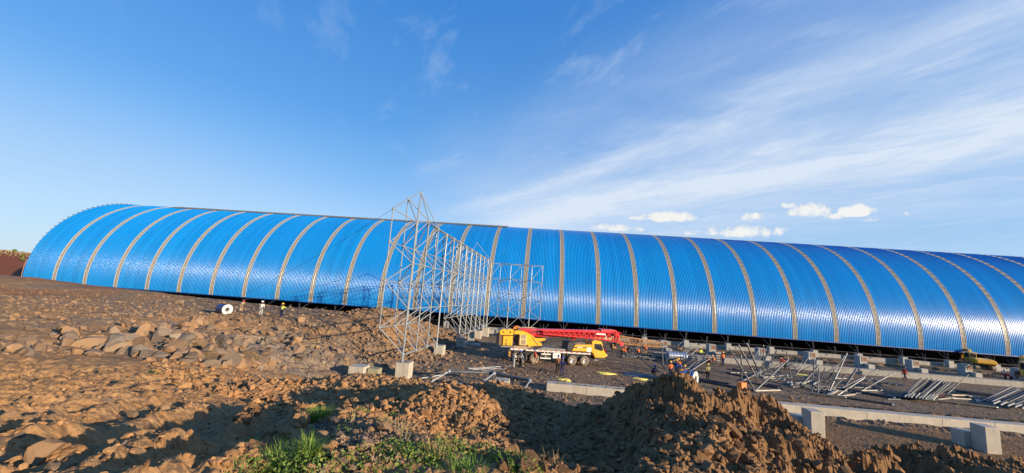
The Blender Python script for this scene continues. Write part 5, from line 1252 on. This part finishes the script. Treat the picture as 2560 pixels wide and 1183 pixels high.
ROCKS = []   # (pos, size, kind(0 angular 1 clod), material, region)
def fill(n, poly, rr_, smin, smax, kind, m, region, seed, pw=2.2, a=(-1.05, 1.0), keep=1.0):
    q, P, X, Y, d = scatter(n, *rr_, *a, seed); ok = inpoly(X, Y, poly) & (q.random(n) < keep)
    P = P[ok]; d = d[ok]; s = smin+(smax-smin)*q.random(len(P))**pw
    for p, s_, dd in zip(P, s, d):
        if s_*FPX/dd > 1.6: ROCKS.append((p, s_, kind, m, region, s_/dd))
A_band = [(0, 835), (120, 815), (300, 815), (560, 800), (800, 800), (900, 880), (760, 925), (600, 925), (400, 905), (180, 890), (0, 890)]
fill(5200, A_band, (14, 55), .22, 1.15, 0, R_TAN, 'boulder slope left of the pit', 1, 2.8)
fill(1500, [(150, 830), (700, 830), (760, 900), (560, 915), (300, 890)], (14, 45), .5, 1.25, 0, R_GREY, 'boulder slope left of the pit', 2, 2.0, keep=.28)
fill(9000, [(420, 738), (640, 760), (960, 765), (1130, 800), (1200, 880), (1000, 935), (850, 900), (640, 860), (430, 800)], (22, 75), .12, .55, 0, R_TAN, 'rubble slope beside the pipe frame', 3, 2.5)
fill(5200, [(640, 800), (960, 800), (960, 930), (640, 930)], (22, 60), .08, .34, 0, R_GREY, 'grey rubble slope', 4, 1.6)
fill(9000, [(860, 760), (1010, 755), (1110, 790), (1160, 860), (1120, 900), (900, 900), (860, 820)], (30, 65), .12, .6, 0, R_TAN, 'rubble slope beside the pipe frame', 33, 2.4, a=(-.45, .0))
fill(7000, [(0, 690), (330, 722), (620, 765), (640, 800), (0, 815)], (22, 85), .06, .45, 0, R_TAN, 'stony bank at the left', 34, 2.8, a=(-1.05, -.5))
fill(900, [(420, 735), (600, 735), (610, 775), (430, 775)], (40, 75), .5, 1.2, 0, R_GREY, 'boulder row before the dark eave', 5, 1.5, keep=.35)
fill(5000, [(940, 850), (1250, 850), (1360, 900), (1340, 1000), (980, 1000)], (24, 60), .10, .5, 0, R_TAN, 'rubble around the fallen pipe frame', 6, 2.4)
fill(3600, [(1230, 930), (1700, 930), (1700, 1010), (1230, 1000)], (24, 42), .08, .36, 0, R_TAN, 'rubble before the near beam', 7, 2.2)
fill(5500, [(0, 700), (520, 740), (620, 800), (0, 850)], (18, 85),   .05, .26, 0, R_TAN, 'stony bank at the left', 8, 2.6)
fill(14000, [(1050, 850), (2560, 900), (2560, 1150), (1300, 1000)], (20, 72), .05, .22, 0, R_GREY, 'gravel floor', 9, 2.0, keep=.75)
fill(1500, [(1900, 985), (2560, 1010), (2560, 1060), (1900, 1035)], (26, 50), .12, .45, 0, R_DARK, 'clods along the near beam', 10, 2.0)
fill(3000, [(1950, 1050), (2560, 1060), (2560, 1183), (1950, 1183)], (18, 34), .06, .3, 0, R_GREY, 'stones by the near footings', 11, 2.4)
E_p = [(740, 1065), (900, 1020), (1010, 1030), (1060, 1090), (1100, 1140), (900, 1183), (700, 1183), (700, 1100)]
fill(5200, E_p, (3, 9), .018, .12, 0, R_TAN, 'stones among the weeds', 12, 2.0, a=(-.5, .1))
fill(900, E_p, (3, 9), .10, .26, 0, R_TAN, 'stones among the weeds', 13, 2.0, a=(-.5, .1), keep=.14)
fill(16000, [(1010, 1060), (1100, 985), (1200, 985), (1260, 1040), (1270, 1140), (1180, 1150), (1060, 1130)], (5, 12), .02, .13, 0, R_SOIL, 'small heap of stony soil', 14, 2.2, a=(-.3, .1))
fill(18000, [(1240, 1183), (1280, 980), (1500, 960), (1690, 915), (1900, 970), (2080, 1060), (2450, 1183)], (4, 13), .02, .15, 0, R_DARK, 'big soil heap', 15, 2.6, a=(-.1, .8), keep=.8)
fill(900, [(1240, 1183), (1280, 980), (1500, 960), (1690, 915), (1900, 970), (2080, 1060), (2450, 1183)], (4, 13), .12, .30, 0, R_DARK, 'big soil heap', 16, 2.0, a=(-.1, .8), keep=.4)
fill(9000, [(640, 940), (1340, 940), (1340, 1040), (760, 1060), (600, 1010)], (7, 22), .03, .25, 0, R_SOIL, 'earth ridge behind the weeds', 17, 2.4, a=(-.8, .1))
fill(8000, [(350, 900), (640, 900), (760, 960), (640, 1010), (420, 960)], (9, 24), .03, .28, 0, R_SOIL, 'earth ridge behind the weeds', 18, 2.4, a=(-.9, -.2))
fill(8500, [(0, 880), (420, 900), (700, 960), (700, 1183), (0, 1183)], (3, 18), .012, .10, 0, R_SOIL, 'brown earth in the left foreground', 19, 3.0, a=(-1.05, -.3), keep=.6)
fill(420, [(0, 900), (420, 940), (560, 1060), (430, 1183), (0, 1183)], (3.5, 14), .10, .30, 0, R_TAN, 'brown earth in the left foreground', 20, 2.0, a=(-1.05, -.3), keep=.16)
fill(600, [(600, 1030), (760, 1030), (720, 1183), (560, 1183)], (3.5, 10), .08, .3, 1, R_SOIL, 'brown earth in the left foreground', 21, 1.6, a=(-.8, -.3), keep=.5)
ROCKS.sort(key=lambda t: -t[5])
print('rocks', len(ROCKS))
protoA = []; protoC = []
for i in range(12):
    V, F = rock_shape(r_, 2); V = V*(1+.04*r_.normal(size=(len(V), 1))); protoA.append((V, F))
    V, F = rock_shape(r_, 3, False)
    nn = fbm(V[:, 0]*2.5+i*7, V[:, 1]*2.5+V[:, 2]*3, 4, i); V = V*(1+.55*nn[:, None]); protoC.append((V/np.abs(V).max(), F))
MESH = {}
LAB = {'boulder slope left of the pit': ('brown angular boulder lying in the boulder slope left of the pit', 'boulders on the slope left of the pit'),
 'rubble slope beside the pipe frame': ('brown angular stone in the rubble slope beside the tall pipe frame', 'stones of the rubble slope'),
 'grey rubble slope': ('grey stone in the fine rubble left of the concrete blocks', 'grey rubble stones'),
 'boulder row before the dark eave': ('dark boulder in the row before the dark eave on the left bank', 'boulder row by the dark eave'),
 'rubble around the fallen pipe frame': ('tan broken stone in the rubble round the fallen pipe frame', 'stones round the fallen pipe frame'),
 'rubble before the near beam': ('tan broken stone in the rubble before the near concrete beam', 'stones before the near beam'),
 'stony bank at the left': ('brown stone on the gently sloping bank at the far left', 'stones of the left bank'),
 'gravel floor': ('small stone on the grey gravel floor of the pit', 'gravel floor stones'),
 'clods along the near beam': ('dark clod beside the long cream concrete beam', 'clods by the long beam'),
 'stones by the near footings': ('small stone on the ground by the two near stepped footings', 'stones by the near footings'),
 'stones among the weeds': ('flat tan stone lying among the green weeds in the foreground', 'stones among the weeds'),
 'small heap of stony soil': ('orange-brown stone in the small sunlit heap of stony soil', 'stones of the small heap'),
 'big soil heap': ('rough dark brown clod on the big soil heap', 'clods of the big soil heap'),
 'earth ridge behind the weeds': ('brown clod on the low earth ridge behind the weeds', 'clods of the low earth ridge'),
 'brown earth in the left foreground': ('brown clod lying on the bare earth in the left foreground', 'clods on the left foreground earth')}
def rotm(q):
    a, b, c = q.uniform(0, 6.28), q.uniform(-.6, .6), q.uniform(-.6, .6)
    ca, sa, cb, sb, cc, s3 = math.cos(a), math.sin(a), math.cos(b), math.sin(b), math.cos(c), math.sin(c)
    return np.array([[ca, -sa, 0], [sa, ca, 0], [0, 0, 1]])@np.array([[cb, 0, sb], [0, 1, 0], [-sb, 0, cb]])@np.array([[1, 0, 0], [0, cc, -s3], [0, s3, cc]])
rq = np.random.default_rng(5); NIND = 290
for i, (p, s, kind, m, reg, ap) in enumerate(ROCKS[:NIND]):
    k = int(rq.integers(12)); key = (kind, k, m.name)
    nm = 'rock' if m in (R_TAN, R_GREY) else 'soil_clod'
    if key not in MESH:
        V, F = (protoA if kind == 0 else protoC)[k]; o = link_mesh(nm, V, F, m, smooth=False); MESH[key] = o.data
    else: o = bpy.data.objects.new(nm, MESH[key]); C.objects.link(o)
    sc_ = s*.58; o.location = (p[0], p[1], p[2]+sc_*.22); o.scale = (sc_, sc_, sc_); o.rotation_euler = (rq.uniform(-.5, .5), rq.uniform(-.5, .5), rq.uniform(0, 6.28))
    lb = LAB[reg][0]
    if m in (R_TAN, R_GREY) and 'clod' in lb: lb = lb.replace('clod', 'stone')
    tag(o, lb, 'rock' if m in (R_TAN, R_GREY) else 'clod', LAB[reg][1]+(' (stones)' if 'stone' in lb and 'clod' in LAB[reg][0] else ''))
buck = {}
for (p, s, kind, m, reg, ap) in ROCKS[NIND:]:
    px_ = ap*FPX; pr = OCT if px_ < 5 else (ANG if kind == 0 else CLD)[1 if px_ < 22 else 2]
    V, F = pr[int(rq.integers(len(pr)))]; b = buck.setdefault((m.name, 'g' if kind == 0 else 'c'), [m, [], [], 0])
    W_r = (V*s*.55)@rotm(rq).T+np.array([p[0], p[1], p[2]+s*.10]); b[1].append(W_r); b[2].append(F+b[3]); b[3] += len(V)
NM = {'rock_tan': ('rubble', 'loose tan rubble strewn over the slopes'), 'rock_grey': ('gravel', 'grey gravel strewn over the pit floor'), 'clod_soil': ('soil_crumbs', 'brown crumbs of soil over the earth'), 'clod_dark': ('dark_soil_crumbs', 'dark crumbs of soil over the big heap')}
for (mn, g_), (m, Vs, Fs, _) in buck.items():
    o = link_mesh(NM[mn][0], np.vstack(Vs), np.vstack(Fs), m); tag(o, NM[mn][1], 'rubble' if 'rock' in mn else 'soil', kind='stuff')
# ------------------------------------------------------------------ weeds and grass
def leaf_mat(name, a, b_, c_):
    m = bpy.data.materials.new(name); m.use_nodes = True; T = NT(m.node_tree); b = T.n['Principled BSDF']
    k = T.node('ShaderNodeNewGeometry').outputs['Random Per Island']; T.l.new(T.ramp(k, [(0, a), (.5, b_), (1, c_)]), b.inputs['Base Color']); b.inputs['Roughness'].default_value = .6
    tr = T.node('ShaderNodeBsdfTranslucent'); T.l.new(T.ramp(k, [(0, a), (.5, b_), (1, c_)]), tr.inputs[0]); mx = T.node('ShaderNodeMixShader', inp={0: .35}); T.l.new(b.outputs[0], mx.inputs[1]); T.l.new(tr.outputs[0], mx.inputs[2]); T.l.new(mx.outputs[0], T.n['Material Output'].inputs[0])
    return m
M_GRASS = leaf_mat('grass_blade', (.10, .20, .02), (.17, .28, .035), (.32, .35, .07)); M_LEAF = leaf_mat('weed_leaf', (.07, .15, .02), (.14, .23, .035), (.30, .30, .07)); M_DRY = leaf_mat('dry_stalk', (.35, .26, .10), (.45, .36, .16), (.28, .19, .08))
gq = np.random.default_rng(21)
def ground_at(px, py):
    d = pray(px, py); lo_, t = None, 1.5
    ts = np.geomspace(2.2, 90, 900); P = d[None]*ts[:, None]/d[1]; h = H(P[:, 0], P[:, 1]); k = np.argmax(P[:, 2] < h); return P[k]
def blades(n, c, spread, hgt, w, lean_=.6):
    V = []; F = []
    for _ in range(n):
        a = gq.uniform(0, 6.28); r0 = spread*gq.random()**.7; bx, by = c[0]+r0*math.cos(a), c[1]+r0*math.sin(a); L = hgt*gq.uniform(.5, 1.1); out = np.array([math.cos(a+gq.normal()*.6), math.sin(a+gq.normal()*.6)])*lean_*gq.uniform(.3, 1.3); sd = np.array([-out[1], out[0]]); sd = sd/(np.linalg.norm(sd)+1e-6)
        o_ = len(V); 
        for t, ww in ((0, 1), (.4, .9), (.75, .6)):
            p = np.array([bx, by])+out*L*t*t; z = c[2]-.02+L*(t-.35*t*t*lean_); V += [(*(p-sd*w*ww/2), z), (*(p+sd*w*ww/2), z)]
        p = np.array([bx, by])+out*L*1.1; V.append((*p, c[2]+L*(1-.42*lean_))); F += [(o_, o_+1, o_+3, o_+2), (o_+2, o_+3, o_+5, o_+4), (o_+4, o_+5, o_+6)]
    return V, F
for px, py, n, sp, h_, lab in [(797, 1052, 420, .20, .34, 'tall bright green grass tuft at the back of the stony mound'), (770, 1140, 260, .12, .26, 'upright green grass tuft in the lower middle of the weeds'), (700, 1178, 420, .30, .26, 'wide yellowish green grass tuft at the bottom edge'),
                          (640, 1120, 120, .12, .14, 'small leafy grass tuft at the left end of the weeds'), (910, 1038, 90, .13, .16, 'small tuft among the stones at the top of the mound'), (1170, 1176, 120, .18, .16, 'thin grass tuft at the bottom edge under the small heap'), (1295, 1170, 160, .22, .14, 'low grass tuft at the right end of the weeds')]:
    c = ground_at(px, py); o = empty('grass_tuft', tuple(c)); tag(o, lab, 'grass tuft'); V, F = blades(n, np.array([0, 0, -.02]), sp, h_, .009); link_mesh('blades', V, F, M_GRASS, o)
V = []; F = []
for px, py, sp, n in [(620, 1125, .22, 160), (660, 1145, .25, 200), (690, 1160, .3, 300), (740, 1165, .3, 280), (830, 1175, .35, 260), (900, 1150, .2, 120), (980, 1135, .22, 260), (1030, 1145, .28, 420), (1075, 1135, .25, 240), (1110, 1120, .25, 200), (1150, 1130, .2, 120), (1210, 1140, .25, 200), (1270, 1160, .25, 240), (1020, 1165, .35, 300), (715, 1115, .2, 120), (780, 1100, .2, 90), (860, 1085, .15, 40), (960, 1060, .12, 40), (980, 1045, .15, 70), (905, 1035, .14, 90), (1130, 1165, .3, 160), (380, 935, .25, 60), (420, 845, .3, 40), (1310, 1178, .2, 150), (590, 1183, .2, 90), (760, 1180, .3, 300), (640, 1178, .25, 160)]:
    c = ground_at(px, py)
    for _ in range(int(n*1.3)):
        a = gq.uniform(0, 6.28); r0 = sp*gq.random()**.6; x_, y_ = c[0]+r0*math.cos(a), c[1]+r0*math.sin(a); z_ = c[2]+gq.random()**1.5*.16*(1-(r0/sp)**2*.7); s = gq.uniform(.010, .024)
        u1 = nrmz(gq.normal(size=3)+[0, 0, .0]); u2 = nrmz(np.cross(u1, nrmz(gq.normal(size=3)))); p = np.array([x_, y_, z_]); o_ = len(V)
        V += [p-u1*s, p-u2*s*.5, p+u1*s, p+u2*s*.5]; F.append((o_, o_+1, o_+2, o_+3))
o = link_mesh('weeds', V, F, M_LEAF); tag(o, 'low green leafy weeds spreading over the stony foreground mound', 'weeds', kind='stuff')
V = []; F = []
for px, py, n in [(1005, 1080, 30), (1180, 1090, 40), (1150, 1060, 20), (880, 1060, 16), (1010, 1110, 20), (1090, 1150, 25), (1380, 1165, 12)]:
    c = ground_at(px, py); v_, f_ = blades(n, c, .12, .28, .006, .35); o_ = len(V); V += v_; F += [tuple(i+o_ for i in f) for f in f_]
o = link_mesh('dry_grass', V, F, M_DRY); tag(o, 'thin dry stalks rising from the stones and the small heap', 'dry grass', kind='stuff')
# field edge far at the left: dry grass and bushes on the red bank
V = []; F = []
for _ in range(9000):
    x_ = gq.uniform(-260, -125); y_ = gq.uniform(95, 175); z_ = 0; s = gq.uniform(.15, .35); u1 = nrmz(gq.normal(size=3)+[0, 0, 1.5]); u2 = nrmz(np.cross(u1, gq.normal(size=3))); V.append((x_, y_, s)); V.append(u1); V.append(u2)
A3 = np.array([v for v in V], float).reshape(-1, 3, 3); zz = H(A3[:, 0, 0], A3[:, 0, 1]); keep = zz > -.6
W3 = []
for (p, u1, u2), z_, k in zip(A3, zz, keep):
    if not k: continue
    s = p[2]; c = np.array([p[0], p[1], z_+s*.6]); o_ = len(W3); W3 += [c-u1*s, c-u2*s*.5, c+u1*s, c+u2*s*.5]; F.append((o_, o_+1, o_+2, o_+3))
if W3: o = link_mesh('field_grass', W3, F, M_DRY); tag(o, 'dry yellow grass along the top of the far red bank at the left', 'grass', kind='stuff')
for i in range(14):
    x_, y_ = -238+i*6+gq.uniform(-2, 2), 128+gq.uniform(-8, 14); z_ = gz(x_, y_); V = []; F = []; R = empty('bush', (x_, y_, z_)); tag(R, 'small dark green bush on the skyline of the far red bank', 'bush', 'bushes on the far red bank')
    hh = gq.uniform(.5, 1.3)
    for _ in range(220):
        d_ = nrmz(gq.normal(size=3)); c = d_*gq.random()**.4*np.array([hh*.7, hh*.7, hh*.5])+[0, 0, hh*.7]; u1 = nrmz(gq.normal(size=3)); u2 = nrmz(np.cross(u1, gq.normal(size=3))); s = .16; o_ = len(V); V += [c-u1*s, c-u2*s, c+u1*s, c+u2*s]; F.append((o_, o_+1, o_+2, o_+3))
    link_mesh('crown', V, F, M_LEAF, R); mb = MB(); mb.tube((0, 0, -.2), (0, 0, hh*.8), .06, 6, .03); mb.build('trunk', M_BROWN, R)
